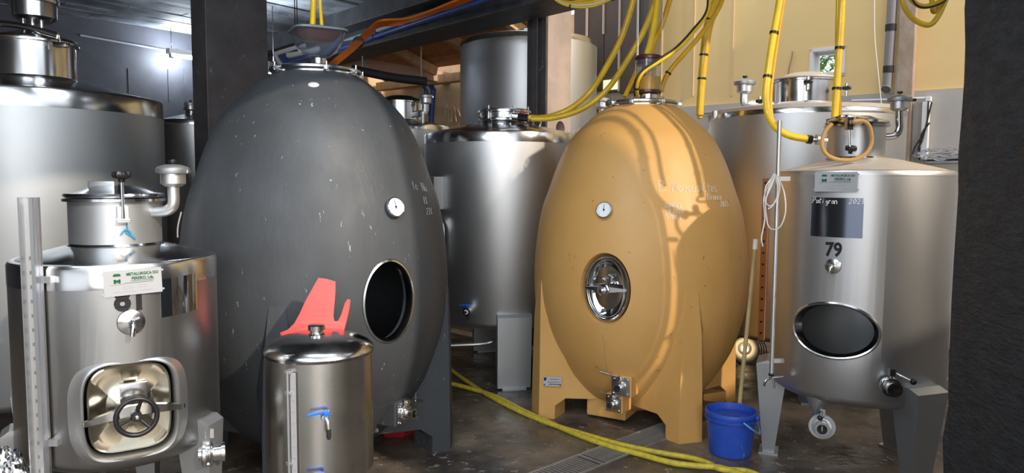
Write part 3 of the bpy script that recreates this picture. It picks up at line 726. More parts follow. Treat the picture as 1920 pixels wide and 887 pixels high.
# ================================================================ STEEL TANKS
def tank(name, label, cx, cy, R, z0, z1, cone_h, nr, nh, body=STEEL, top=SMOKED, band=.075, nx=0, ny=0, legs=(), leg_w=.13, leg_taper=.52, leg_m=None, hole=None, lidm=POLISH, band_m=None, group=None, leg_t=.05, segs=72, seam=True, neck_m=None):
    t = thing(name, label, 'tank', (cx, cy, 0), group or 'steel wine tanks in the cellar')
    C = zm(cx, cy)
    o = obj('body', L([(R * .3, z0 - .03), (R - .05, z0 - .012), (R - .012, z0 + .012), (R, z0 + .035), (R, z1 - band), (R - .012, z1 - band), (R - .012, z0 + .04), (R * .3, z0 - .015)], C, segs), body, t)
    if hole:
        M, a, b, n = hole
        boolean(o, [cutter(RF(M, [(a, b, -.35), (a, b, .2)], n=n, cnt=64))])
    lip = .016
    obj('shoulder_band', L([(R - .01, z1 - band), (R + .0015, z1 - band), (R + .0015, z1 - lip), (R - .004, z1 - .004), (R - .018, z1), (R - .03, z1 - .004)], C, segs, cap=False), band_m or POLISH, t)
    obj('cone_top', L([(R - .022, z1 - .002), (R - .05, z1 + .008), (nr + .02, z1 + cone_h - .004), (nr * .9, z1 + cone_h), (nr * .9, z1 + cone_h - .01), (R - .03, z1 - .01)], C, segs), top, t)
    if nh:
        zc = z1 + cone_h
        CN = zm(cx + nx, cy + ny)
        nk = obj('neck', L([(nr, zc - .03), (nr, zc + nh - .006), (nr + .008, zc + nh), (nr - .006, zc + nh), (nr - .006, zc - .03)], CN, 56), neck_m or body, t)
        obj('weld', L([(nr + .001, zc - .012), (nr + .007, zc - .002), (nr + .001, zc + .006)], CN, 56, cap=False), POLISH, nk)
        ld = obj('lid', L([(0, zc + nh + .004), (nr + .010, zc + nh + .004), (nr + .016, zc + nh + .010), (nr + .012, zc + nh + .018), (nr - .02, zc + nh + .022), (nr * .5, zc + nh + .022 + nr * .16), (0, zc + nh + .024 + nr * .19)], CN, 56), lidm, t)
        obj('lid_rim', L([(nr + .004, zc + nh - .012), (nr + .018, zc + nh - .010), (nr + .018, zc + nh), (nr + .004, zc + nh + .002)], CN, 56), POLISH, ld)
    for th in legs:
        c, s_ = math.cos(th), math.sin(th)
        M = Matrix(((-s_, c, 0), (c, s_, 0), (0, 0, 1))).to_4x4(); M.translation = Vector((cx, cy, 0))
        bm = bmesh.new()
        wt, wb = leg_w / 2, leg_w / 2 * leg_taper
        zt = z0 + .11
        loft(bm, [[M @ Vector(q) for q in ((-wb, R - .04, .012), (wb, R - .04, .012), (wb, R + .02, .012), (-wb, R + .02, .012))],
                  [M @ Vector(q) for q in ((-wt, R - .10, zt - .01), (wt, R - .10, zt - .01), (wt, R + leg_t - .01, zt - .02), (-wt, R + leg_t - .01, zt - .02))],
                  [M @ Vector(q) for q in ((-wt, R - .10, zt), (wt, R - .10, zt), (wt, R + .012, zt), (-wt, R + .012, zt))]])
        lg = obj('leg', bm, leg_m or STEEL_GREY, t, smooth=False)
        obj('foot', boxes(((0, R - .01, .006), (leg_w * .7, .10, .012)), M=M), STEEL_GREY, lg, smooth=False)
    return t
def rev_c(cx, cy, R, z1=3): return Rev(cx, cy, [(R, 0), (R, z1)])
def bridge_clamp(cx, cy, nr, z, par, ang, knob=True, h=.06):
    c, s_ = math.cos(ang), math.sin(ang); e = Vector((c, s_, 0)); p = Vector((cx, cy, z)) + e * (nr + .02)
    b = bmesh.new(); tube(b, [p - ZX * .07 + e * .004, p + ZX * h], .006, smooth=False); cyl(b, p - ZX * .075 - e.cross(ZX) * .02, p - ZX * .075 + e.cross(ZX) * .02, .008)
    o = obj('clamp_bolt', b, POLISH, par)
    b = bmesh.new(); M = frame(p, e)
    box(b, (0, -.055, -.01), (.035, .06, .02), M)
    obj('clamp_bracket', b, STEEL, par)
    if knob: star_knob(p + ZX * h, ZX, par, .030)

# ---- tank 81, front left
X81, Y81, R81 = -1.496, 2.715, .347
S81 = rev_c(X81, Y81, R81)
m81 = S81.at(247, 770); m81.translation -= m81.to_3x3() @ Vector((0, 0, .01))
t81 = tank('steel_tank', 'steel wine tank numbered 81 with square door and black handwheel', X81, Y81, R81, .50, 1.215, .045, .156, .17, body=STEEL_DULL, top=SMOKED, band=.085, hole=(m81, .142, .165, 4.0), legs=(-.15, 1.8, 3.70), leg_w=.10, neck_m=STEEL_GREY)
# door: outer frame, dished plate, bridge bar, handwheel
fr = obj('door_frame', RF(sub(m81, 0, 0, .006), [(.195, .215, -.066, 3.2), (.178, .198, -.034, 3.4), (.158, .180, -.010, 3.8), (.152, .174, .0, 4), (.147, .170, .003, 4), (.142, .165, -.002, 4), (.139, .162, -.08, 4), (.150, .172, -.08, 4)], cap=False, closed=True, cnt=72), STEEL, t81)
dd = obj('door', RF(sub(m81, 0, 0, -.035), [(.130, .153, -.01, 4), (.130, .153, 0, 4), (.124, .147, .003, 4), (.110, .130, -.001, 3.6), (.075, .080, -.006, 2.6), (.045, .045, .014, 2.2), (.02, .02, .016, 2)], cnt=72), DOOR, t81)
bm = bmesh.new()
bar = [(-.158, -.020, .008, .006, .007), (-.15, -.018, .020, .008, .009), (-.075, .002, .040, .012, .014), (-.025, .014, .048, .011, .017), (.03, .014, .048, .011, .017), (.09, .006, .040, .012, .013), (.148, -.006, .022, .008, .009), (.158, -.006, .010, .006, .007)]
mb = sub(m81, .01, .0, .005)
loft(bm, [[loc(mb, x, y - b, z - a), loc(mb, x, y + b, z - a), loc(mb, x, y + b, z + a), loc(mb, x, y - b, z + a)] for x, y, z, a, b in bar])
obj('bridge_bar', bm, POLISH, t81, angle=60)
obj('hinge_block', boxes(((-.0, .045, .0), (.085, .07, .02)), M=sub(m81, .01, .01, -.02), bev=.004), POLISH, t81)
hwm = sub(m81, .008, -.004, .080)
b = bmesh.new(); tube(b, [loc(hwm, .062 * math.cos(a), .062 * math.sin(a), 0) for a in [2 * PI * k / 48 for k in range(48)]], .0085, closed=True, segs=12)
hw = obj('handwheel', b, BLACK, t81)
for a in (math.radians(75), math.radians(200), math.radians(313)):
    obj('spoke', T([loc(hwm, .01 * math.cos(a), .01 * math.sin(a), -.012), loc(hwm, .060 * math.cos(a), .060 * math.sin(a), 0)], .0062, smooth=False), BLACK, hw)
obj('wheel_hub', L([(.013, -.05), (.016, -.03), (.018, .0), (.015, .006), (0, .006)], hwm, 24), BLACK, hw)
obj('spindle_nut', L([(.008, .004), (.008, .012), (.004, .016)], hwm, 8), POLISH, hw)
nameplate(S81.at(249, 528, .006) @ Matrix.Rotation(.03, 4, 'Z'), t81, 1.42)
Mn = S81.at(245, 562, .001)
obj('number_lettering', text_bm('81', .112, Mn, bold=.0045, sx=.9, bend=R81), INK, t81, smooth=False)
sample_tap(S81.at(246, 604), t81, 1.05)
th, z = S81.hit(338, 553)
obj('mirror_plate', patch(S81, th, z, .150, .135, .001, .001, skew=.006), MIRROR, t81)
butterfly(S81.fr(*S81.hit(372, 852), 0) @ Matrix.Rotation(math.radians(38), 4, 'Y'), t81, 1.0, lever=((.0, .075, .04), (.10, .125, .03)), ball=.008)
# neck vent with elbow, lid clamp, blue twine
zc = 1.215 + .045
P = [at(x, y, Y81 - .02) for x, y in ((280, 397), (305, 396), (318, 392), (325, 382), (325, 360), (325, 345))]
obj('vent_elbow', T(P, .021, per=5, segs=18), STEEL, t81)
vent(at(325, 350, Y81 - .02), t81, .95)
bridge_clamp(X81, Y81, .156, zc + .17, t81, math.atan2(-Y81, -X81) + .13, h=.06)
b = bmesh.new(); cyl(b, (X81 - .04, Y81 - .1, zc + .235), (X81 + .05, Y81 - .1, zc + .22), .016); 
obj('lid_bridge', boxes(((X81 - .01, Y81 - .06, zc + .215), (.10, .03, .04)), bev=.008), STEEL, t81)
b.free()
N81 = rev_c(X81, Y81, .156)
b = T([N81.at(x, y, .006).translation for x, y in ((229, 370), (231, 395), (238, 425), (236, 436), (252, 446))], .0022, segs=6)
tube(b, [N81.at(x, y, .008).translation for x, y in ((226, 440), (234, 431), (241, 433), (246, 442), (253, 448))], .003, segs=6)
solo('blue_twine', b, BLUE_TWINE, 'frayed blue twine hanging from the lid clamp of tank 81', 'twine')
# level gauge channel in front left of tank 81
g = thing('level_gauge', 'upright steel channel gauge in front of tank 81', 'gauge', at_z(75, 700, 0) * 0 + Vector((-1.72, 2.30, 0)))
gx0, gx1 = at(43, 370, 2.36), at(73, 370, 2.36)
gz = gx0.z
obj('gauge_channel', boxes((((gx0.x + gx1.x) / 2, 2.36, gz / 2 + .05), ((gx1.x - gx0.x), .006, gz - .1)), ((gx0.x + .003, 2.345, gz / 2 + .05), (.004, .03, gz - .1)), ((gx1.x - .006, 2.345, gz / 2 + .05), (.012, .04, gz - .1))), STEEL, g, smooth=False)
for k in range(17):
    obj('scale_mark', boxes(((gx0.x + .022, 2.3565, gz - .20 - k * .048), (.018, .001, .012))), mat('faint_scale_mark', (.22, .23, .25), .5, .5), g, smooth=False)
obj('gauge_tube', T([(gx1.x + .006, 2.33, .1), (gx1.x + .006, 2.33, gz)], .007, smooth=False), GLASS, g)
for z_ in (1.17, .62): obj('gauge_bracket', boxes(((gx1.x + .02, 2.39, z_), (.03, .09, .022))), STEEL, g, smooth=False)

# ---- big tank behind it, cut by the left frame edge
XL, YL, RL = -2.70, 4.09, .665
tl = tank('steel_tank', 'largest steel tank at the far left with a polished neck and top vent', XL, YL, RL, .35, 1.955, .10, .205, .20, body=STEEL_GREY, top=SMOKED, band=.10, nx=.02, legs=(-1.1, .2, 1.9, 3.6), neck_m=POLISH)
zt = 1.955 + .10 + .20
obj('lid_gasket', L([(.200, zt - .002), (.212, zt - .002), (.212, zt + .012), (.200, zt + .012)], zm(XL + .02, YL), 56), RED_SEAL, tl)
b = bmesh.new(); tube(b, [(XL - .30, YL - .12, zt + .075), (XL - .05, YL - .16, zt + .075), (XL + .10, YL - .17, zt + .055), (XL + .26, YL - .16, zt + .012)], .018, segs=12); 
obj('bridge_bar', b, POLISH, tl)
obj('clamp_lug', boxes(((XL + .27, YL - .15, zt - .035), (.07, .04, .025)), ((XL + .262, YL - .15, zt - .01), (.014, .014, .05)), bev=.004), POLISH, tl)
M = zm(XL + .035, YL, zt + .03)
for dx in (-.05, 0, .05): obj('vent_leg', L([(.012, 0), (.012, .10)], M @ zm(dx, -.02), 12), POLISH, tl)
obj('vent_pot', L([(0, .09), (.085, .09), (.108, .108), (.110, .185), (.118, .187), (.122, .20), (.120, .222), (.10, .232), (0, .236)], M, 40), POLISH, tl)
obj('side_clamp', boxes(((XL - .28, YL - .2, zt + .02), (.07, .06, .20)), bev=.01), POLISH, tl)
star_knob((XL - .22, YL - .2, zt + .16), ZX, tl, .035)
obj('side_pipe', T([(XL - .20, YL - .20, zt - .30), (XL - .20, YL - .20, zt + .0)], .03, smooth=False), POLISH, tl)

# ---- slim tank seen between the big left tank and the dark column
t = tank('steel_tank', 'small steel tank glimpsed between the far left tank and the dark column', -2.86, 6.6, .36, .3, 2.03, .06, .10, .05, body=STEEL_DULL, top=STEEL_DULL, band=.05, legs=(-1.5, .6, 2.7))
vent(at(358, 208, 6.45), t, .9); obj('vent_pipe', T([at(338, 224, 6.45), at(353, 221, 6.45), at(358, 214, 6.45), at(358, 206, 6.45)], .018, per=4), STEEL, t)

# ---- middle steel tank
XM, YM, RM = -.085, 5.72, .605
tm = tank('steel_tank', 'steel tank standing in the middle between the two eggs', XM, YM, RM, .44, 1.865, .10, .17, .02, body=STEEL, top=SMOKED, band=.08, legs=(-1.40, -2.85, .35, 1.8), leg_w=.25, leg_taper=.97)
SM = rev_c(XM, YM, RM)
obj('hatch_ring', L([(.155, 1.99), (.195, 1.99), (.195, 2.03), (.21, 2.035), (.21, 2.05), (.19, 2.06), (0, 2.075)], zm(XM + .02, YM), 48), POLISH, tm)
for a in (-1.2, -.4, -2.2): bridge_clamp(XM + .02, YM, .18, 2.05, tm, a, knob=False, h=.03)
ball_tap(SM.at(880, 576) @ Matrix.Scale(1.0, 4), tm)
obj('outlet_bore', L([(.022, .0), (.028, .04), (.028, .07), (.018, .07), (.018, .03)], SM.at(882, 582), 20), POLISH, tm)
md = SM.at(815, 516) ; md = SM.fr(SM.hit(843, 516)[0] - .35, SM.hit(843, 516)[1], 0)
obj('side_door_frame', RF(SM.fr(PI + .62, 1.03, 0), [(.15, .20, 0, 4), (.16, .21, .05, 4), (.14, .19, .09, 4)], cnt=40), POLISH, tm)
obj('junction_box', boxes(((0, 0, .04), (.07, .24, .09)), M=SM.at(826, 362, 0), bev=.006), STEEL_GREY, tm, smooth=False)
obj('leg_pipe', T([at(838, 648, 5.3), at(900, 645, 5.3), at(925, 640, 5.3), at(934, 632, 5.4)], .014, per=4), STEEL, tm)
obj('lug', T([at(1000, 240, 5.7), at(1000, 226, 5.7), at(1012, 226, 5.7), at(1012, 240, 5.7)], .012, per=3), POLISH, tm)

# ---- tall tank behind the middle one
tank('steel_tank', 'very tall steel tank behind the middle tank and the concrete post', .17, 8.0, .745, .3, 3.00, .06, .13, .06, body=STEEL, top=STEEL_DULL, band=.06, legs=(-1, -2.4, .6, 2.2), neck_m=POLISH)
# ---- tank behind the charcoal egg
tb = tank('steel_tank', 'steel tank half hidden behind the charcoal egg with a black lid', -1.03, 6.7, .46, .3, 2.00, .05, .21, .17, body=STEEL, top=STEEL_DULL, band=.05, legs=(-1, .9, 3), lidm=BLACK, neck_m=POLISH)
vent(at(798, 196, 6.5), tb, 1.1)
obj('vent_pipe', T([at(775, 214, 6.6), at(790, 213, 6.5), at(797, 210, 6.5), at(798, 194, 6.5)], .03, per=4), STEEL, tb)
obj('level_pipe', T([at(793, 212, 6.4), at(790, 330, 6.4)], .018, smooth=False), STEEL_GREY, tb)
# ---- tank behind the ochre egg
ty = tank('steel_tank', 'steel tank hidden behind the ochre egg with a vent on its left', 1.10, 6.9, .52, .3, 1.99, .06, .18, .05, body=STEEL, top=STEEL_DULL, band=.06, legs=(-1, .9, 3))
vent(at(1128, 204, 6.75), ty, 1.2); obj('vent_pipe', T([at(1128, 222, 6.75), at(1128, 203, 6.75)], .026, smooth=False), STEEL, ty)
obj('vent_knob', T([at(1140, 191, 6.7), at(1148, 190, 6.7)], .02, smooth=False), BLACK, ty)

# ---- big tank behind tank 79
XB, YB, RB = 2.19, 5.48, .69
tk = tank('steel_tank', 'wide steel tank behind tank 79 with a dusty rim and domed lid', XB, YB, RB, .40, 2.02, .07, .225, .17, body=STEEL, top=DUSTY, band=.05, legs=(-1.80, -1.32, 1.2, 2.9), lidm=DUSTY, neck_m=POLISH, leg_w=.17, leg_taper=.9, leg_m=BEAM)
obj('dusty_rim', L([(RB - .02, 2.005), (RB + .004, 2.005), (RB + .006, 2.03), (RB - .02, 2.036)], zm(XB, YB), 72, cap=False), DUSTY, tk)
vent(at(1396, 176, 5.35), tk, 1.25)
obj('vent_pipe', T([at(1450, 196, 5.4), at(1410, 195, 5.35), at(1396, 193, 5.35), at(1396, 174, 5.35)], .030, per=5), STEEL, tk)
for x, y in ((1425, 205), (1515, 168), (1587, 180)):
    p = at(x, y, 5.22); obj('clamp_rod', T([p, p + ZX * .09], .012, smooth=False), POLISH, tk); star_knob(p + ZX * .03, ZX, tk, .030)
obj('inspection_pipe', T([at(1341, 222, 5.3), at(1341, 208, 5.3)], .02, smooth=False), STEEL, tk)
obj('lid_rod', T([at(1525, 162, 5.4), at(1527, 140, 5.4)], .006, smooth=False), RUSTY, tk)
obj('level_strip', boxes(((0, 0, .012), (.042, 1.12, .02)), M=rev_c(XB, YB, RB).fr(rev_c(XB, YB, RB).hit(1431, 560)[0], .97, 0)), COPPER_TAPE, tk, smooth=False)
for k in range(14):
    M_ = rev_c(XB, YB, RB).fr(rev_c(XB, YB, RB).hit(1431, 560)[0], .46 + k * .08, 0)
    obj('strip_hole', L([(.008, .022), (.008, .024)], M_, 10), INK, tk)

# ---- tank 79, front right
X79, Y79, R79 = 1.83, 3.78, .425
S79 = rev_c(X79, Y79, R79)
m79 = S79.at(1561, 620); m79.translation -= m79.to_3x3() @ Vector((0, 0, .004))
t79 = tank('steel_tank', 'steel wine tank numbered 79 with an open oval hatch', X79, Y79, R79, .425, 1.565, .065, .138, .17, body=STEEL, top=DUSTY, band=.028, hole=(m79, .205, .132, 2.0), legs=(2.75, -1.25, .55), leg_w=.19, leg_t=.075, neck_m=STEEL, band_m=STEEL, nx=-.05, ny=-.02, lidm=SMOKED)
bm = bmesh.new()
S79i = rev_c(X79, Y79, R79)
def hatch_ring(bm, rev, M, a, b, specs, cnt=64):
    """ring that follows the curved wall: specs (da, off)"""
    rings = []
    for da, off in specs:
        row = []
        for k in range(cnt):
            t_ = 2 * PI * k / cnt; x, y = (a + da) * math.cos(t_), (b + da) * math.sin(t_)
            p = M @ Vector((x, y, 0)) - rev.c; th_ = math.atan2(p.y, p.x)
            dx = x - 0
            row.append(rev.pt(math.atan2((M @ Vector((0, 0, 0)) - rev.c).y, (M @ Vector((0, 0, 0)) - rev.c).x) + dx / rev.r(p.z), p.z, off))
        rings.append(row)
    loft(bm, rings, closed=True)
hatch_ring(bm, S79, m79, .205, .132, [(.010, -.002), (.009, .006), (.002, .009), (-.004, .005), (-.014, -.035), (-.004, -.035)])
obj('hatch_ring', bm, POLISH, t79)
nameplate(S79.at(1568, 341, .005), t79, 1.55)
th, z = S79.hit(1567, 408)
wp = obj('writing_plate', patch(S79, th, z, .240, .190, .001, .001), DARK_MIRROR, t79)
obj('chalk_writing', handwriting([(-.116, .068, .026, "Pati"), (-.050, .066, .025, 'gran'), (.055, .068, .024, '2023')], wrap(S79, th, z, .004), .0016), CHALK, wp)['kind'] = 'stuff'
Mn = S79.at(1563, 469, .001)
obj('number_lettering', text_bm('79', .092, Mn, bold=.0030, sx=.85, bend=R79), INK, t79, smooth=False)
sample_tap(S79.at(1562, 499), t79, .9)
butterfly(S79.at(1664, 722), t79, .93, lever=((.02, .075, .05), (.085, .045, .09)), ball=.016)
# bottom outlet
pb_ = at(1551, 803, 3.46)
obj('outlet_cone', L([(.024, 0), (.026, .02), (.078, .15), (.080, .18)], Matrix.Translation((pb_.x, pb_.y + .12, pb_.z + .02)), 28), STEEL_GREY, t79)
butterfly(frame(pb_ + Vector((0, .06, 0)), (-.42, -1, 0)), t79, .95, lever=((.0, .08, .02), (-.012, .062, .10)), ball=.014, plate=.062)
obj('outlet_pipe', T([(pb_.x, pb_.y + .12, pb_.z + .06), (pb_.x, pb_.y + .12, pb_.z + .01), (pb_.x + .01, pb_.y + .05, pb_.z)], .024), STEEL, t79)
# neck clamp, vent elbow
zc = 1.565 + .06
NX, NY = X79 - .05, Y79 - .02
b = bmesh.new()
p = at(1592, 232, 3.56)
tube(b, [p, at(1593, 285, 3.56)], .006, smooth=False); box(b, tuple(p + ZX * .0), (.03, .03, .06)); obj('clamp_bolt', b, POLISH, t79)
star_knob(at(1594, 288, 3.56), (0, -.3, 1), t79, .026)
obj('lid_bridge', T([at(1551, 226, 3.70), at(1590, 218, 3.6), at(1655, 226, 3.75)], .008), POLISH, t79)
obj('vent_elbow', T([at(x, y, 3.76) for x, y in ((1645, 255), (1665, 256), (1680, 252), (1686, 240), (1686, 225), (1686, 205))], .020, per=5, segs=18), POLISH, t79)
vent(at(1686, 208, 3.76), t79, .95)
obj('vent_side_cock', T([at(1700, 188, 3.76), at(1717, 187, 3.76)], .008, smooth=False), BLACK, t79)
# level gauge rod with a small tap
lx = at(1446, 705, 3.62)
g = thing('level_tube', 'thin upright level tube with a small tap left of tank 79', 'gauge', (lx.x, lx.y, 0))
ztop = at(1457, 226, 3.62).z
obj('rod', T([(lx.x, lx.y, lx.z), (lx.x, lx.y, ztop)], .011, smooth=False, segs=14), STEEL, g)
for y in (335, 677):
    z_ = at(1446, y, 3.62).z
    obj('rod_bracket', boxes(((lx.x + .035, lx.y + .01, z_), (.06, .014, .022))), STEEL, g, smooth=False)
obj('tap', T([(lx.x + .07, lx.y + .03, lx.z - .012), (lx.x - .0, lx.y, lx.z - .012), (lx.x - .03, lx.y - .01, lx.z - .022), (lx.x - .04, lx.y - .01, lx.z - .05)], .006), POLISH, g)
obj('tap_lever', T([(lx.x + .008, lx.y - .01, lx.z - .008), (lx.x + .012, lx.y - .015, lx.z - .06)], .005, smooth=False), POLISH, g)
obj('tap_knob', L([(.013, 0), (.015, .01), (.008, .02)], Matrix.Translation((lx.x, lx.y, lx.z)), 12), BLACK, g)

# ================================================================ CONCRETE EGGS
EGG = [(.25, .05), (.34, .085), (.452, .18), (.56, .343), (.63, .498), (.68, .703), (.69, .91), (.677, 1.112), (.645, 1.312), (.60, 1.45), (.545, 1.607), (.488, 1.728), (.44, 1.80), (.363, 1.877), (.285, 1.945), (.215, 1.99), (.19, 2.005)]
def egg_prof(s, grow=0.0, per=5):
    P = smooth_path([Vector((r, 0, z)) for r, z in EGG], per)
    return [((p.x + grow) * s, (p.z if grow == 0 else 1.0 + (p.z - 1.0) * (1 + grow)) * s) for p in P]
def egg(name, label, cx, cy, s, front, m, rimm, hole_px, deep, ledges):
    """front: angle the hatch side faces"""
    t = thing(name, label, 'tank', (cx, cy, 0), 'egg shaped concrete tanks')
    rev = Rev(cx, cy, egg_prof(s))
    pr = egg_prof(s)
    shell = obj('shell', L([(0, pr[0][1])] + pr + [(0, pr[-1][1])], zm(cx, cy), 96), m, t)
    Mh = rev.at(*hole_px)
    a, b = .168 * s / 1.0, .228 * s
    if deep:
        boolean(shell, [cutter(L([(0, .12)] + [(r, z) for r, z in egg_prof(s, -.09) if z > .12] + [(0, 1.85 * s)], zm(cx, cy), 64)), cutter(RF(Mh, [(a * .86, b * .88, -.5), (a * .86, b * .88, .2)], cnt=72))])
    else:
        boolean(shell, [cutter(RF(Mh, [(a * .80, b * .82, -.10), (a, b, .045), (a, b, .3)], cnt=72))])
    # legs: chamfered square skirt with arches
    R = Matrix.Rotation(front + PI / 2, 4, 'Z')      # local -y faces the hatch side
    M = zm(cx, cy) @ R
    def octo(c, w, z, m):   # c: corner distance, w half chamfer
        sd = (c + w) / math.sqrt(2); q = c * math.sqrt(2) - sd
        pts = [(sd, q), (q, sd), (0, m), (-q, sd), (-sd, q), (-m, 0), (-sd, -q), (-q, -sd), (0, -m), (q, -sd), (sd, -q), (m, 0)]
        return [M @ Vector((x * s, y * s, z * s)) for x, y in pts]
    bm = bmesh.new()
    loft(bm, [octo(.712, .075, 0, .34), octo(.708, .072, .3, .36), octo(.703, .062, .62, .45), octo(.693, .040, .86, .49), octo(.672, .015, 1.0, .48), octo(.5, .01, 1.05, .35)])
    sk = obj('skirt', bm, m, t, angle=25)
    def arch(ax):
        b_ = bmesh.new(); hh = .135 * s
        for sgn in (-1,):
            prof = [(-.36 * s, -.05), (-.36 * s, hh - .05), (-.30 * s, hh), (.30 * s, hh), (.36 * s, hh - .05), (.36 * s, -.05)]
            rings = []
            for d_ in (-.9, .9):
                rings.append([M @ (Vector((x, d_, z)) if ax else Vector((d_, x, z))) for x, z in prof])
            loft(b_, rings)
        return cutter(b_)
    boolean(sk, [arch(0), arch(1), cutter(L([(0, .12)] + [(r, z) for r, z in egg_prof(s, -.09) if z > .12] + [(0, 1.85 * s)], zm(cx, cy), 48)), cutter(RF(Mh, [(a * .86, b * .88, -.5), (a * .86, b * .88, .2)], cnt=48))] if deep else [arch(0), arch(1)])
    obj('drain_block', boxes(((-.06 * s, -.27 * s, .095 * s), (.26 * s, .26 * s, .14 * s)), M=M, bev=.01), m, t, smooth=False)
    # top hatch
    zt = 2.0 * s
    C = zm(cx, cy)
    hp = obj('top_hatch', L([(.20 * s, zt - .01), (.225 * s, zt - .005), (.235 * s, zt + .004), (.235 * s, zt + .016), (.22 * s, zt + .022), (.12, zt + .030), (.06, zt + .036), (0, zt + .036)], C, 64), mat('gun_steel', (.35, .37, .39), 1, .25), t)
    obj('hatch_rim', L([(.205 * s, zt - .022), (.222 * s, zt - .020), (.222 * s, zt - .006), (.205 * s, zt - .004)], C, 64), POLISH, hp)
    for a_ in ledges:
        e = Vector((math.cos(a_), math.sin(a_), 0)); p = Vector((cx, cy, zt)) + e * .235 * s
        Mx = frame(p, e)
        k = obj('hatch_clamp', boxes(((0, .0, .004), (.024, .022, .036)), M=Mx, bev=.004), STEEL, hp)
        obj('clamp_bolt', T([loc(Mx, 0, -.012, .018), loc(Mx, 0, .03, .018)], .005, smooth=False), POLISH, k)
    return t, rev, Mh, a, b, M
def dark_or(deep): return None
XD, YD, SD = -1.08, 4.0, 1.042
de, RD, MD, ad, bd_, MMd = egg('concrete_egg', 'large charcoal grey concrete egg tank with an open oval hatch', XD, YD, SD, math.radians(-45), EGG_DARK, EGG_DARK, (733, 566), True, (-1.1, -.4, -2.2, .5))
bm = RF(sub(MD, 0, 0, -.035), [(ad * .85, bd_ * .87, -.01), (ad * .85, bd_ * .87, .022), (ad * .80, bd_ * .83, .026), (ad * .76, bd_ * .80, .012), (ad * .76, bd_ * .80, -.03)], cap=False, closed=True, cnt=72)
obj('hatch_ring', bm, POLISH, de)
thermometer(RD.at(736, 390, .012), de, .050)
obj('cable_stub', T([RD.at(326, 446, .01).translation, RD.at(331, 425, .015).translation, RD.at(337, 398, .01).translation], .004), CHALK, de)
def egg_valve(rev, px, py, par, s, square, lever, twist=0):
    M = rev.at(px, py); n = M.to_3x3() @ Vector((0, 0, 1)); n.z = 0
    M = frame(M.translation, Matrix.Rotation(twist, 3, 'Z') @ n)
    obj('mount_block', boxes(((0, 0, 0), (square * 1.12, square * 1.12, .12)), M=M, bev=.008), EGG_OCHRE if par is ye_ else EGG_DARK, par, smooth=False)
    return butterfly(sub(M, 0, 0, .06), par, s, lever=lever, ball=None, square=square)
ye_ = None
egg_valve(RD, 736, 770, de, .78, .115, ((0, .085, .03), (.10, .062, .10)), .15)
obj('side_stub', T([at(700, 808, 3.38), at(707, 807, 3.36)], .010, smooth=False), POLISH, de)
bm = bmesh.new()
for v in bmesh.ops.create_uvsphere(bm, u_segments=16, v_segments=8, radius=.028)['verts']: v.co = Vector((v.co.x, v.co.y * .75, v.co.z * .25))
bmesh.ops.transform(bm, matrix=RD.at(588, 159), verts=bm.verts)
obj('filler_patch', bm, mat('pale_filler', (.45, .47, .48), 0, .8), de)
th, z = RD.hit(800, 375)
obj('chalk_writing', handwriting([(-.09, .055, .045, "te"), (-.0, .045, .045, "Na"), (-.02, -.02, .035, 'BL'), (-.02, -.075, .035, '226')], wrap(RD, th - .03, z, .002), .0013), FAINT_CHALK, de)['kind'] = 'stuff'

XY, YY, SY = .84, 4.74, 1.0
ye, RY, MY, ay, by, MMy = egg('concrete_egg', 'ochre yellow concrete egg tank with a closed oval steel door', XY, YY, SY, math.radians(-119), EGG_OCHRE, OCHRE_RIM, (1133, 543), False, (-1.2, -.3, -2.6, -2.0))
ye_ = ye
a_, b_ = ay * .80, by * .84
obj('hatch_ring', RF(sub(MY, 0, 0, -.055), [(a_ + .004, b_ + .004, -.03), (a_ + .004, b_ + .004, .014), (a_ - .004, b_ - .004, .020), (a_ - .012, b_ - .012, .012), (a_ - .014, b_ - .014, -.03)], cap=False, closed=True, cnt=72), POLISH, ye)
dy = obj('oval_door', RF(sub(MY, 0, 0, -.065), [(a_ - .016, b_ - .016, -.01), (a_ - .016, b_ - .016, .004), (a_ - .022, b_ - .022, .008), (a_ - .028, b_ - .028, .002), (a_ * .55, b_ * .55, -.018), (a_ * .2, b_ * .2, -.028), (.002, .002, -.029)], cnt=72), MIRROR, ye)
bm = bmesh.new(); mb = sub(MY, 0, 0, -.03)
loft(bm, [[loc(mb, x, -b0, z_ - .006), loc(mb, x, b0, z_ - .006), loc(mb, x, b0, z_ + .006), loc(mb, x, -b0, z_ + .006)] for x, b0, z_ in ((-.125, .006, 0), (-.05, .014, .022), (0, .018, .028), (.05, .014, .022), (.125, .006, 0))])
obj('bridge_bar', bm, POLISH, ye, angle=60)
kn = obj('wing_nut', L([(.012, 0), (.026, .006), (.034, .012), (.034, .030), (.026, .038), (.012, .040)], sub(MY, 0, 0, .0), 7), POLISH, ye, smooth=False)
obj('spindle_tip', L([(.010, .036), (.010, .048), (.004, .052)], MY, 12), POLISH, kn)
obj('upper_handle', T([loc(MY, .0, .03, -.03), loc(MY, 0, .055, -.012), loc(MY, -.02, .068, -.006), loc(MY, .022, .070, -.006)], .007), POLISH, ye)
thermometer(RY.at(1135, 395, .010), ye, .048)
butter1 = egg_valve(RY, 1172, 720, ye, .70, .115, ((0, .085, .03), (-.175, .115, .05)), -.25)
butter2 = egg_valve(Rev(XY, YY, [(.52, 0), (.52, .4)]), 1160, 752, ye, .62, .100, ((0, .085, .03), (-.175, .115, .05)), -.25)
th, z = RY.hit(1300, 375)
dz = lambda y: RY.hit(1300, y)[1] - z
f = wrap(RY, th, z, .002)
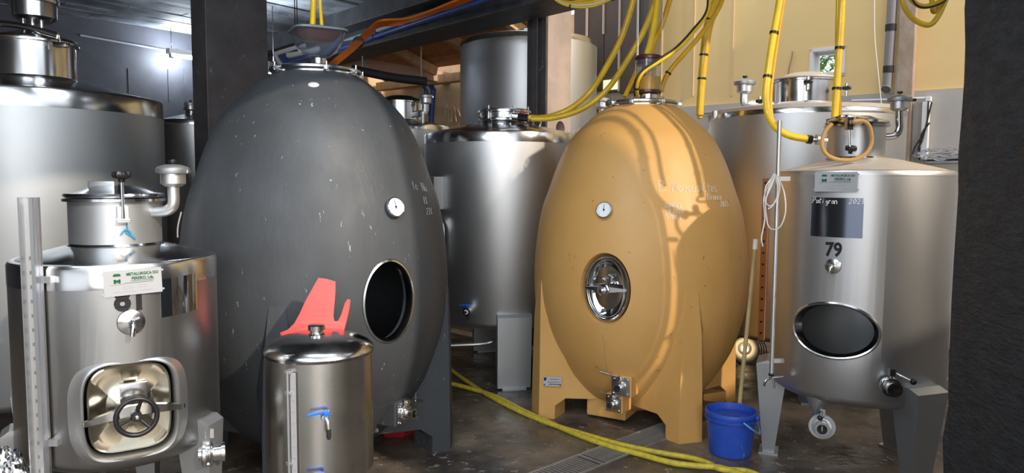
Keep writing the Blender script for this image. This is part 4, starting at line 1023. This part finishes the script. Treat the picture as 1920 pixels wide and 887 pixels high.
obj('chalk_writing', handwriting([(-.205, dz(360), .062, 'B.'), (-.125, dz(360), .052, 'Mascus'), (.072, dz(360), .052, 'Ctes'), (.100, dz(375), .036, 'Branco'), (.20, dz(388), .030, '2023'),
    (-.185, dz(389), .022, '20/6DEL'), (-.185, dz(400), .022, 'LB 2023'), (-.185, dz(411), .024, '1.700 L')], f, .0014), CHALK, ye)['kind'] = 'stuff'
bm = bmesh.new()
rc = random.Random(4)
for x0, y0, n_ in ((1131, 625, 4),):
    P = [RY.at(x0 + (k * 1.2) + rc.uniform(-1.5, 1.5), y0 + k * 12, .0005).translation for k in range(7)]
    tube(bm, P, .0015, segs=4, smooth=False)
obj('hairline_crack', bm, mat('crack_grey', (.28, .22, .15), 0, .9), ye)
# small maker's plate on the front skirt wall, left of the valves
pn = MMy @ Vector((-.372, -.526, .245))
Mp = MMy.to_3x3() @ Vector((.40, -.917, .0))
Mp = frame(pn, Mp)
pl = obj('maker_plate', boxes(((0, 0, .002), (.115, .062, .004)), M=Mp), PLATE, ye, smooth=False)
bm = boxes(((-.047, .014, .005), (.012, .020, .001)), ((-.043, .018, .005), (.012, .012, .001)), ((.012, .014, .005), (.06, .002, .001)), ((.010, -.004, .005), (.08, .002, .001)), ((.012, -.018, .005), (.07, .004, .001)), M=Mp)
obj('plate_print', bm, INK, pl, smooth=False)
for x in (-.05, .05): obj('rivet', L([(.005, .004), (.004, .007)], sub(Mp, x, -.022, 0), 10), INK, pl)

# ---- clear hopper on the charcoal egg
zt = 2.0 * SD + .036
h = thing('clear_hopper', 'clear plastic hopper with red wine residue on the charcoal egg', 'hopper', (XD - .02, YD - .02, zt))
HM = zm(XD + .03, YD - .05, zt)
HMr = HM @ Matrix.Rotation(math.radians(28), 4, 'Z')
obj('base_ring', L([(.030, -.004), (.040, -.004), (.042, .036), (.036, .040), (.030, .036)], HM, 32), POLISH, h)
spec = [(.034, .034, .036, 2), (.060, .060, .046, 2.3), (.094, .094, .074, 2.8), (.118, .118, .115, 3.6), (.130, .130, .172, 4.2)]
inner = [(a - .003, b - .003, z_, n_) for a, b, z_, n_ in reversed(spec)]
obj('bowl', RF(HMr, spec + inner, cap=False, closed=True, cnt=64), GLASS, h)
obj('rim_lid', RF(HMr, [(.134, .134, .170, 4.2), (.144, .144, .174, 4.6), (.144, .144, .184, 4.6), (.12, .12, .192, 4), (.04, .04, .196, 3)], cnt=64), mat('grey_lid_plastic', (.16, .18, .20), 0, .4), h)
obj('inner_cup', RF(HMr, [(.06, .06, .128, 2), (.085, .085, .134, 2.3), (.118, .118, .168, 3.4)], cnt=48), WINE_RED, h)
# ---- glass lock with amber wine on the ochre egg
zt = 2.0 * SY + .036
h = thing('airlock_cylinder', 'clear cylinder half full of amber wine on the ochre egg', 'airlock', (XY + .01, YY, zt))
HM = zm(XY + .03, YY - .05, zt)
obj('base_ring', L([(.045, -.004), (.060, -.004), (.060, .026), (.045, .030)], HM, 32), POLISH, h)
obj('bottom_cap', L([(0, .028), (.078, .028), (.086, .036), (.086, .052), (0, .052)], HM, 40), SMOKE_CAP, h)
obj('cylinder', L([(.083, .052), (.083, .245), (.0805, .245), (.0805, .052)], HM, 48), GLASS, h)
obj('wine', L([(0, .053), (.080, .053), (.080, .135), (0, .135)], HM, 48), WINE_AMBER, h)
obj('top_cap', L([(0, .215), (.07, .215), (.079, .222), (.080, .245), (.090, .247), (.092, .262), (.084, .270), (0, .272)], HM, 40), SMOKE_CAP, h)

# ---- small round-lidded tank in front
XS, YS, RS = -.784, 2.895, .213
SS = rev_c(XS, YS, RS)
ts = thing('small_steel_tank', 'small waist-high steel tank with a domed lid and blue tap', 'tank', (XS, YS, 0))
zl = .815
obj('body', L([(.10, .30), (RS - .02, .305), (RS, .33), (RS, zl), (RS - .01, zl), (RS - .01, .34)], zm(XS, YS), 64), mat('warm_satin_steel', (.56, .55, .52), 1, .28, var=.15, vscale=1.5, rvar=.03), ts)
obj('domed_lid', L([(RS + .002, zl - .012), (RS + .006, zl), (RS + .002, zl + .012), (RS * .93, zl + .028), (RS * .72, zl + .052), (RS * .4, zl + .069), (RS * .1, zl + .075), (0, zl + .075)], zm(XS, YS), 64), SMOKED, ts)
obj('lid_spout', L([(.026, zl + .066), (.026, zl + .082), (.034, zl + .084), (.034, zl + .102), (.028, zl + .106), (.0, zl + .108)], zm(XS - .005, YS - .02), 28), POLISH, ts)
for th in (-1.0, 1.1, 3.2):
    p = Vector((XS + math.cos(th) * (RS - .03), YS + math.sin(th) * (RS - .03), 0)); obj('leg', T([p, p + ZX * .32], .02, smooth=False), STEEL_GREY, ts)
ball_tap(SS.at(608, 778) @ Matrix.Rotation(.0, 4, 'Z') @ Matrix.Scale(1.0, 4), ts)
ball_tap(SS.at(600, 893), ts)
th, z = SS.hit(552, 690); zb = .34
gt = obj('gauge_strip', boxes(((0, 0, .012), (.022, zl - .045 - zb, .003)), M=SS.fr(th, (zl - .035 + zb) / 2, 0)), PLATE, ts, smooth=False)
for k in range(9): obj('scale_mark', boxes(((.0, 0, .0142), (.012, .004, .0008)), M=SS.fr(th, zl - .10 - k * .045, 0)), GREYPRINT, gt, smooth=False)
obj('gauge_tube', T([SS.pt(th - .085, zb, .018), SS.pt(th - .085, zl - .035, .018)], .006, smooth=False), STEEL_GREY, ts)
for z_ in (zl - .04, zl - .12, zb + .08): obj('gauge_clip', boxes(((-.018, 0, .01), (.026, .016, .022)), M=SS.fr(th, z_, 0), bev=.002), STEEL, ts)

# ---- red flared hood leaning behind the spout
out = [(525, 624), (540, 618), (552, 606), (562, 588), (572, 566), (584, 544), (597, 521), (612, 523), (629, 528), (629, 545), (627, 570), (625, 592), (627, 602), (634, 602), (640, 590), (647, 568), (652, 561), (657, 562), (655, 578), (650, 600), (645, 618), (638, 624), (628, 624), (618, 618), (606, 612), (592, 611), (578, 614), (560, 622), (544, 630), (532, 634)]
def red_pt(x, y, off=0.0):
    yy = (634 - y) / 113.0
    u = (x - 590) / 65.0
    Y = 2.93 + .19 * yy + .05 * u * u - off
    return at(x, y, Y)
bm = bmesh.new()
pts2 = []
for i in range(len(out)):
    a, b = out[i], out[(i + 1) % len(out)]
    pts2 += [a, ((a[0] + b[0]) / 2, (a[1] + b[1]) / 2)]
from mathutils.geometry import tessellate_polygon
vs = [bm.verts.new((x, y, 0)) for x, y in pts2]
for tri in tessellate_polygon([[Vector((x, y, 0)) for x, y in pts2]]): bm.faces.new([vs[k] for k in tri])
for _ in range(2): bmesh.ops.subdivide_edges(bm, edges=bm.edges[:], cuts=1)
for v in bm.verts: v.co = red_pt(v.co.x, v.co.y)
ext = bmesh.ops.solidify(bm, geom=bm.faces[:], thickness=.007)
solo('red_hood', bm, RED, 'red flared plastic hood leaning on the egg behind the small tank spout', 'funnel', angle=50)

# ---- blue bucket, broom stick
bp = at_z(1379, 862, 0)
XB2, YB2 = bp.x, bp.y + .10
bk = thing('bucket', 'blue plastic bucket in front of the right tank leg', 'bucket', (XB2, YB2, 0))
obj('shell', L([(0, .004), (.105, .0), (.112, .006), (.118, .06), (.130, .20), (.133, .222), (.139, .224), (.141, .236), (.138, .246), (.130, .246), (.127, .222), (.112, .05), (.106, .012), (0, .012)], zm(XB2, YB2), 56), BLUE, bk)
obj('rim_ring', L([(.134, .200), (.141, .202), (.141, .208), (.134, .210)], zm(XB2, YB2), 56), BLUE, bk)
for a in (-.55, PI - .55 - .35):
    p = Vector((XB2 + .142 * math.cos(a), YB2 + .142 * math.sin(a), .222)); obj('handle_lug', L([(.016, -.006), (.016, .008), (.010, .012)], axis_m(p, (math.cos(a), math.sin(a), 0)), 16), BLUE, bk)
p0 = Vector((XB2 + .15 * math.cos(-.55), YB2 + .15 * math.sin(-.55), .222)); p1 = Vector((XB2 + .15 * math.cos(PI - .9), YB2 + .15 * math.sin(PI - .9), .222))
mid = Vector((XB2 + .125, YB2 - .085, .10))
b = T([Vector((XB2 + .02, YB2 - .152, .222)), Vector((XB2 + .07, YB2 - .158, .185)), Vector((XB2 + .125, YB2 - .10, .145)), Vector((XB2 + .152, YB2 - .01, .15)), Vector((XB2 + .152, YB2 + .05, .215))], .0055, segs=8)
obj('handle', b, mat('pale_blue_handle', (.12, .28, .62), 0, .4), bk)
st0 = at(1381, 800, 4.12); st0.z = .01
st1 = at(1416, 462, 4.30)
sk = thing('broom_stick', 'long pale wooden stick leaning behind the blue bucket', 'stick', st0)
obj('stick', T([st0, st1], .0125, smooth=False, segs=14), STICK, sk)
obj('stick_cap', T([st1 - (st1 - st0).normalized() * .02, at(1417, 449, 4.31)], .015, smooth=False, segs=14), WHITE, sk)

# ---- red basin behind the charcoal egg's foot, foil, white cable coil, added warm glow
bq = at_z(738, 832, 0)
solo('red_basin', L([(0, .0), (.13, 0), (.15, .012), (.175, .07), (.185, .072), (.185, .080), (.165, .080), (.14, .02), (0, .012)], zm(bq.x - .01, bq.y + .16) @ Matrix.Diagonal((.72, .6, .75, 1)), 6), DARK_RED, 'dark red plastic basin on the floor under the charcoal egg', 'basin', smooth=False)
bm = bmesh.new(); bmesh.ops.create_icosphere(bm, subdivisions=5, radius=1)
fc_ = at(5, 880, 2.30); rf_ = random.Random(2)
dirs = [(Vector((rf_.uniform(-1, 1), rf_.uniform(-1, 1), rf_.uniform(-1, 1))).normalized(), rf_.uniform(.3, .95)) for _ in range(70)]
for v in bm.verts:
    d_ = v.co.normalized(); rad_ = 1.0
    for n_, o_ in dirs:
        k_ = d_.dot(n_)
        if k_ > .55: rad_ -= abs(math.sin(k_ * 31 * o_)) * .016
    v.co = Vector((fc_.x - .02, fc_.y, fc_.z - .14)) + Vector((d_.x * .13, d_.y * .12, d_.z * .27)) * rad_
solo('foil_wrap', bm, FOIL, 'crumpled aluminium foil bundle at the bottom left corner', 'foil', smooth=False)
# whatever carries the foil: a low drum standing on the floor
zf = fc_.z - .45
solo('foil_drum', L([(0, 0), (.17, 0), (.17, zf + .03), (0, zf + .03)], zm(fc_.x - .02, fc_.y), 32), STEEL_DULL, 'low steel drum carrying the crumpled foil bundle at bottom left', 'drum')
cc = thing('white_cable_coil', 'loose coil of white cable hanging on the level tube of tank 79', 'cable', at(1450, 330, 3.58))
for pts in ([(1452, 325), (1442, 345), (1432, 372), (1434, 410), (1428, 445), (1430, 462)], [(1454, 326), (1448, 345), (1436, 375), (1437, 405), (1442, 426), (1455, 430), (1466, 420), (1473, 395), (1470, 360), (1458, 330)],
            [(1455, 328), (1462, 350), (1458, 372), (1446, 386), (1437, 380), (1440, 358), (1452, 330)], [(1453, 327), (1459, 360), (1450, 384), (1440, 392)], [(1452, 328), (1436, 350), (1434, 378)]):
    obj('cable_loop', T([at(x, y, 3.585 + .01 * math.sin(y)) for x, y in pts], .0032, segs=6), CHALK, cc)
wl_ = thing('added_warm_glow', 'glowing round lamp on the floor behind the ochre egg', 'lamp', at(1397, 672, 5.9))  # added glowing shape standing for a warm sunlit gap
M_ = frame(at(1397, 655, 5.9), (-.25, -1, .05))
obj('glow_bowl', L([(.0, -.05), (.06, -.045), (.10, 0), (.105, .004), (.095, 0), (.055, -.035), (0, -.04)], M_, 32), STEEL_GREY, wl_)
obj('glow_core', L([(.0, -.03), (.02, -.025), (.028, 0), (.02, .02), (0, .025)], M_, 20), mat('warm_glow', (1, .72, .36), 0, .5, emit=3.5), wl_)
obj('glow_stand', T([loc(M_, 0, -.09, -.03), loc(M_, 0, -.3, -.03), (loc(M_, 0, 0, -.03).x, loc(M_, 0, 0, -.03).y, .01)], .012, smooth=False), RUBBER, wl_)
bm = bmesh.new()
for k in range(4): tube(bm, [loc(M_, (.11 + .008 * k) * math.cos(a) + .01 * k, (.12 + .006 * k) * math.sin(a), .02 + .008 * k) for a in [2 * PI * j / 28 for j in range(28)]], .004, closed=True, segs=5)
obj('cable_coil', bm, RUBBER, wl_)

# ---- drain with its grate: each bar by itself
ga, gb = at_z(1003, 887, 0), at_z(1228, 801, 0)
gd = (gb - ga).normalized(); gn = Vector((gd.y, -gd.x, 0))
GM = Matrix((gd, -gn, ZX)).transposed().to_4x4(); GM.translation = ga.copy()
gr = thing('floor_drain_grate', 'long steel drain grate let into the floor under the yellow hoses', 'grate', ga)
obj('pit_shade', boxes(((.35, -.085, .0015), (2.0, .18, .002)), M=GM), DRAIN_SHADE, gr, smooth=False)  # flat black sheet stands for the shade below the bars
for yy in (.003, -.173): obj('grate_rail', boxes(((.35, yy, .006), (2.0, .008, .010)), M=GM), GRATE, gr, smooth=False)
bar_me = None
nb = 84
for i in range(nb):
    x = -.64 + i * .0236
    if 40 < i < 43: continue
    if bar_me is None:
        o = obj('grate_bar', boxes(((x, -.085, .0065), (.0062, .168, .008)), M=GM), GRATE, gr, smooth=False); bar_me = o; x_0 = x
    else:
        o = bar_me.copy(); link(o); o.location = gd * (x - x_0); o.parent = gr
obj('grate_bar', boxes(((-.64 + 41.5 * .0236, -.085, .0065), (.012, .176, .010)), M=GM), GRATE, gr, smooth=False)

# ---- yellow hoses on the floor
def floor_hose(pts, r_, label):
    P = []
    for x, y in pts:
        q = at_z(x, y, r_); P.append(q)
    return solo('floor_hose', T(P, r_, per=8, segs=12), YHOSE_FLOOR, label, 'hose', group='hoses on the floor')
floor_hose([(760, 640), (800, 662), (838, 688), (862, 706), (905, 735), (950, 760), (1003, 784), (1050, 801), (1100, 816), (1160, 833), (1230, 848), (1290, 858), (1325, 868), (1352, 880), (1400, 884), (1440, 900)], .016, 'speckled yellow hose on the floor that starts as the upper one at the charcoal egg')
floor_hose([(760, 700), (800, 711), (838, 718), (880, 728), (930, 744), (985, 772), (1040, 797), (1090, 818), (1140, 836), (1200, 852), (1260, 868), (1310, 874), (1350, 877), (1390, 890), (1420, 905)], .016, 'speckled yellow hose on the floor that starts as the lower one at the charcoal egg')

# ---- hoses from above
def hose(pts, r_, label, m=YHOSE, name='yellow_hose', ties=(), cat='hose'):
    P = [at(*p) for p in pts]
    root = thing(name, label, cat, P[-1], {'hose': 'yellow hoses hanging from above', 'cable': 'cables hanging from above'}[cat])
    obj('hose_run', T(P, r_, per=8, segs=12), m, root)
    SP = smooth_path(P, 8)
    for x, y in ties:
        j = min(range(1, len(SP) - 1), key=lambda i: min(9e9, (lambda c: (c[0] - x) ** 2 + (c[1] - y) ** 2)(proj(SP[i]))))
        obj('cable_tie', L([(r_ + .005, -.006), (r_ + .005, .006)], axis_m(SP[j], SP[j + 1] - SP[j - 1]), 14), BLACK, root)
    return root
def proj(p):
    q = CAM_ROT.transposed() @ (p - CAM_P)
    return (IMG_W / 2 + F_PX * q.x / -q.z, IMG_H / 2 - F_PX * q.y / -q.z)
hose([(1200, -70, 5.3), (1187, 0, 5.35), (1166, 68, 5.4), (1140, 120, 5.45), (1110, 168, 5.5), (1075, 200, 5.5), (1040, 216, 5.5), (1012, 221, 5.5), (988, 220, 5.5)], .022, 'yellow hose sweeping down to the middle tank, left one of the pair')
hose([(1246, -60, 5.2), (1226, 10, 5.25), (1205, 62, 5.3), (1172, 120, 5.35), (1140, 166, 5.4), (1105, 196, 5.42), (1070, 213, 5.44), (1030, 222, 5.46), (996, 223, 5.46)], .021, 'yellow hose sweeping down to the middle tank, right one of the pair')
hf = thing('hose_coupling', 'small red and steel coupling where the two hoses meet the middle tank', 'coupling', at(972, 219, 5.5))
obj('coupling_nut', T([at(990, 221, 5.48), at(972, 219, 5.5)], .030, smooth=False, segs=8), BLACK, hf); obj('coupling_pipe', T([at(975, 219, 5.5), at(960, 217, 5.5)], .022, smooth=False), POLISH, hf)
obj('red_lever', T([at(985, 213, 5.46), at(975, 210, 5.46)], .012, smooth=False), DARK_RED, hf)
hose([(1240, -60, 4.75), (1233, 0, 4.74), (1224, 60, 4.72), (1213, 103, 4.70)], .020, 'yellow hose ending on top of the amber airlock cylinder')
hose([(1275, -60, 5.0), (1256, 0, 5.0), (1240, 50, 5.0), (1220, 95, 5.0), (1216, 140, 5.1), (1190, 172, 5.1)], .018, 'yellow hose passing behind the amber airlock cylinder', m=YHOSE_AMBER)
hose([(1196, 128, 4.9), (1186, 150, 4.85), (1171, 182, 4.8)], .016, 'short amber hose left of the airlock cylinder', m=YHOSE_AMBER)
hose([(1330, -40, 4.62), (1327, 20, 4.60), (1300, 60, 4.56), (1270, 92, 4.53), (1235, 116, 4.50), (1208, 134, 4.50), (1196, 152, 4.52), (1194, 168, 4.58), (1195, 180, 4.66)], .012, 'thin yellow hose looping in front of the airlock cylinder', ties=((1194, 164),))
hose([(1325, -40, 4.60), (1325, 18, 4.585), (1298, 56, 4.545), (1268, 88, 4.515), (1233, 112, 4.485), (1204, 132, 4.485), (1191, 152, 4.505), (1190, 180, 4.66)], .006, 'thin black cable along the yellow hose loop at the airlock cylinder', m=RUBBER, name='black_cable', cat='cable')
hose([(1368, -40, 5.0), (1345, 20, 5.0), (1310, 70, 5.0), (1280, 104, 5.0), (1255, 134, 5.0), (1243, 158, 5.0), (1240, 172, 5.0)], .017, 'amber yellow hose behind the airlock cylinder on its right', m=YHOSE_AMBER, ties=((1252, 138),))
hose([(1362, -60, 5.15), (1342, 0, 5.15), (1326, 50, 5.15), (1319, 110, 5.15), (1315, 160, 5.15), (1312, 216, 5.15)], .026, 'thick yellow hose bundle hanging right of the ochre egg top', ties=((1326, 35), (1320, 104), (1316, 146)))
hose([(1372, -60, 5.2), (1352, 0, 5.2), (1332, 50, 5.2), (1322, 120, 5.18), (1312, 222, 5.16)], .018, 'amber hose strapped to the thick yellow bundle', m=YHOSE_AMBER)
hose([(1466, -60, 3.75), (1462, 0, 3.74), (1450, 70, 3.72), (1441, 130, 3.70), (1436, 180, 3.68), (1441, 215, 3.66), (1456, 240, 3.64), (1480, 254, 3.62), (1515, 261, 3.60)], .018, 'yellow hose curving into the neck of tank 79', ties=((1453, 65), (1441, 142)))
hose([(1474, -60, 3.80), (1469, 0, 3.79), (1458, 70, 3.77), (1448, 140, 3.75), (1444, 185, 3.73), (1447, 225, 3.71)], .011, 'thin amber hose tied along the curving hose above tank 79', m=YHOSE_AMBER)
hose([(1582, -60, 3.72), (1579, 0, 3.71), (1576, 60, 3.70), (1572, 120, 3.69), (1568, 180, 3.68), (1565, 224, 3.67)], .018, 'yellow hose dropping straight to the lid of tank 79', ties=((1573, 90), (1569, 168)))
hose([(1574, -60, 3.76), (1572, 0, 3.76), (1570, 90, 3.75), (1572, 170, 3.73), (1575, 224, 3.70)], .012, 'thin yellow hose beside the one dropping straight to tank 79')
hk = thing('hose_coupling', 'steel and black coupling joining the yellow hose to tank 79', 'coupling', at(1535, 262, 3.60))
obj('coupling_nut', T([at(1513, 261, 3.6), at(1522, 262, 3.6)], .022, smooth=False, segs=8), BLACK, hk)
obj('coupling_pipe', T([at(1520, 262, 3.6), at(1550, 262, 3.62)], .013, smooth=False), POLISH, hk)
obj('coupling_clamp', T([at(1530, 262, 3.6), at(1536, 262, 3.6)], .026, smooth=False, segs=12), STEEL, hk)
# tan hose ring around the neck of tank 79
ring = [(1560, 232), (1549, 244), (1542, 262), (1543, 280), (1556, 294), (1580, 300), (1605, 298), (1625, 286), (1634, 268), (1633, 248), (1628, 234), (1617, 227), (1600, 228)]
solo('tan_hose_loop', T([at(x, y, 3.53) for x, y in ring], .010, per=6, segs=10), TAN_HOSE, 'tan hose looped in front of the neck of tank 79', 'hose')
# coils at the top edge
for i, (pts, lb) in enumerate((([(1690, -30), (1694, 8), (1712, 35), (1740, 47), (1758, 32), (1775, -5), (1785, -40)], 'lowest yellow hose loop at the top right corner'), ([(1695, -30), (1712, 2), (1735, 12), (1768, 0), (1785, -20)], 'upper yellow hose loop at the top right corner'), ([(1745, -40), (1748, 10), (1752, 22), (1762, 8), (1772, -30)], 'small yellow hose loop inside the top right coil'))):
    hose([(x, y, 3.9 + i * .06) for x, y in pts], .014, lb, ties=(((1768, 3),) if i == 1 else ()))
hose([(1700, -30, 4.0), (1715, 6, 3.88), (1738, 14, 3.88), (1770, 3, 3.88), (1790, -20, 4.0)], .005, 'black cable along the top right yellow hose coil', m=RUBBER, name='black_cable', cat='cable')
for i in range(4):
    o_ = i * 4.2
    hose([(1025, -30 - o_, 5.4), (1040, -2 - o_ * .8, 5.4), (1062, 10 - o_ * .6, 5.4 + i * .02), (1090, 14 - o_, 5.4 + i * .02), (1125, 8 - o_, 5.4), (1165, -12 - o_, 5.4)], .009, ('lowest', 'second lowest', 'third lowest', 'topmost')[i] + ' yellow cable of the loop above the pale concrete post', ties=((1070, 12 - o_ * .6),) if i == 0 else (), name='yellow_cable', cat='cable', m=(YHOSE, mat('whitish_cable', (.7, .66, .5), 0, .5), YHOSE, YHOSE_AMBER)[i])
# two hoses into the hopper
hose([(590, -60, 4.0), (588, 0, 4.0), (586, 52, 3.98)], .016, 'left yellow hose dropping into the clear hopper', m=YHOSE)
hose([(597, -60, 4.0), (600, 0, 4.0), (604, 55, 3.98)], .010, 'right yellow hose dropping into the clear hopper', m=YHOSE)
for x0, x1, y1, Y, lb in ((1198, 1196, 106, 4.7, 'thin white wire hanging just left of the airlock cylinder'), (1246, 1238, 118, 4.9, 'thin grey wire hanging just right of the airlock cylinder')):
    solo('hanging_wire', T([at(x0, -60, Y), at(x1, y1, Y)], .0035, smooth=False, segs=6), CHALK, lb, 'wire')
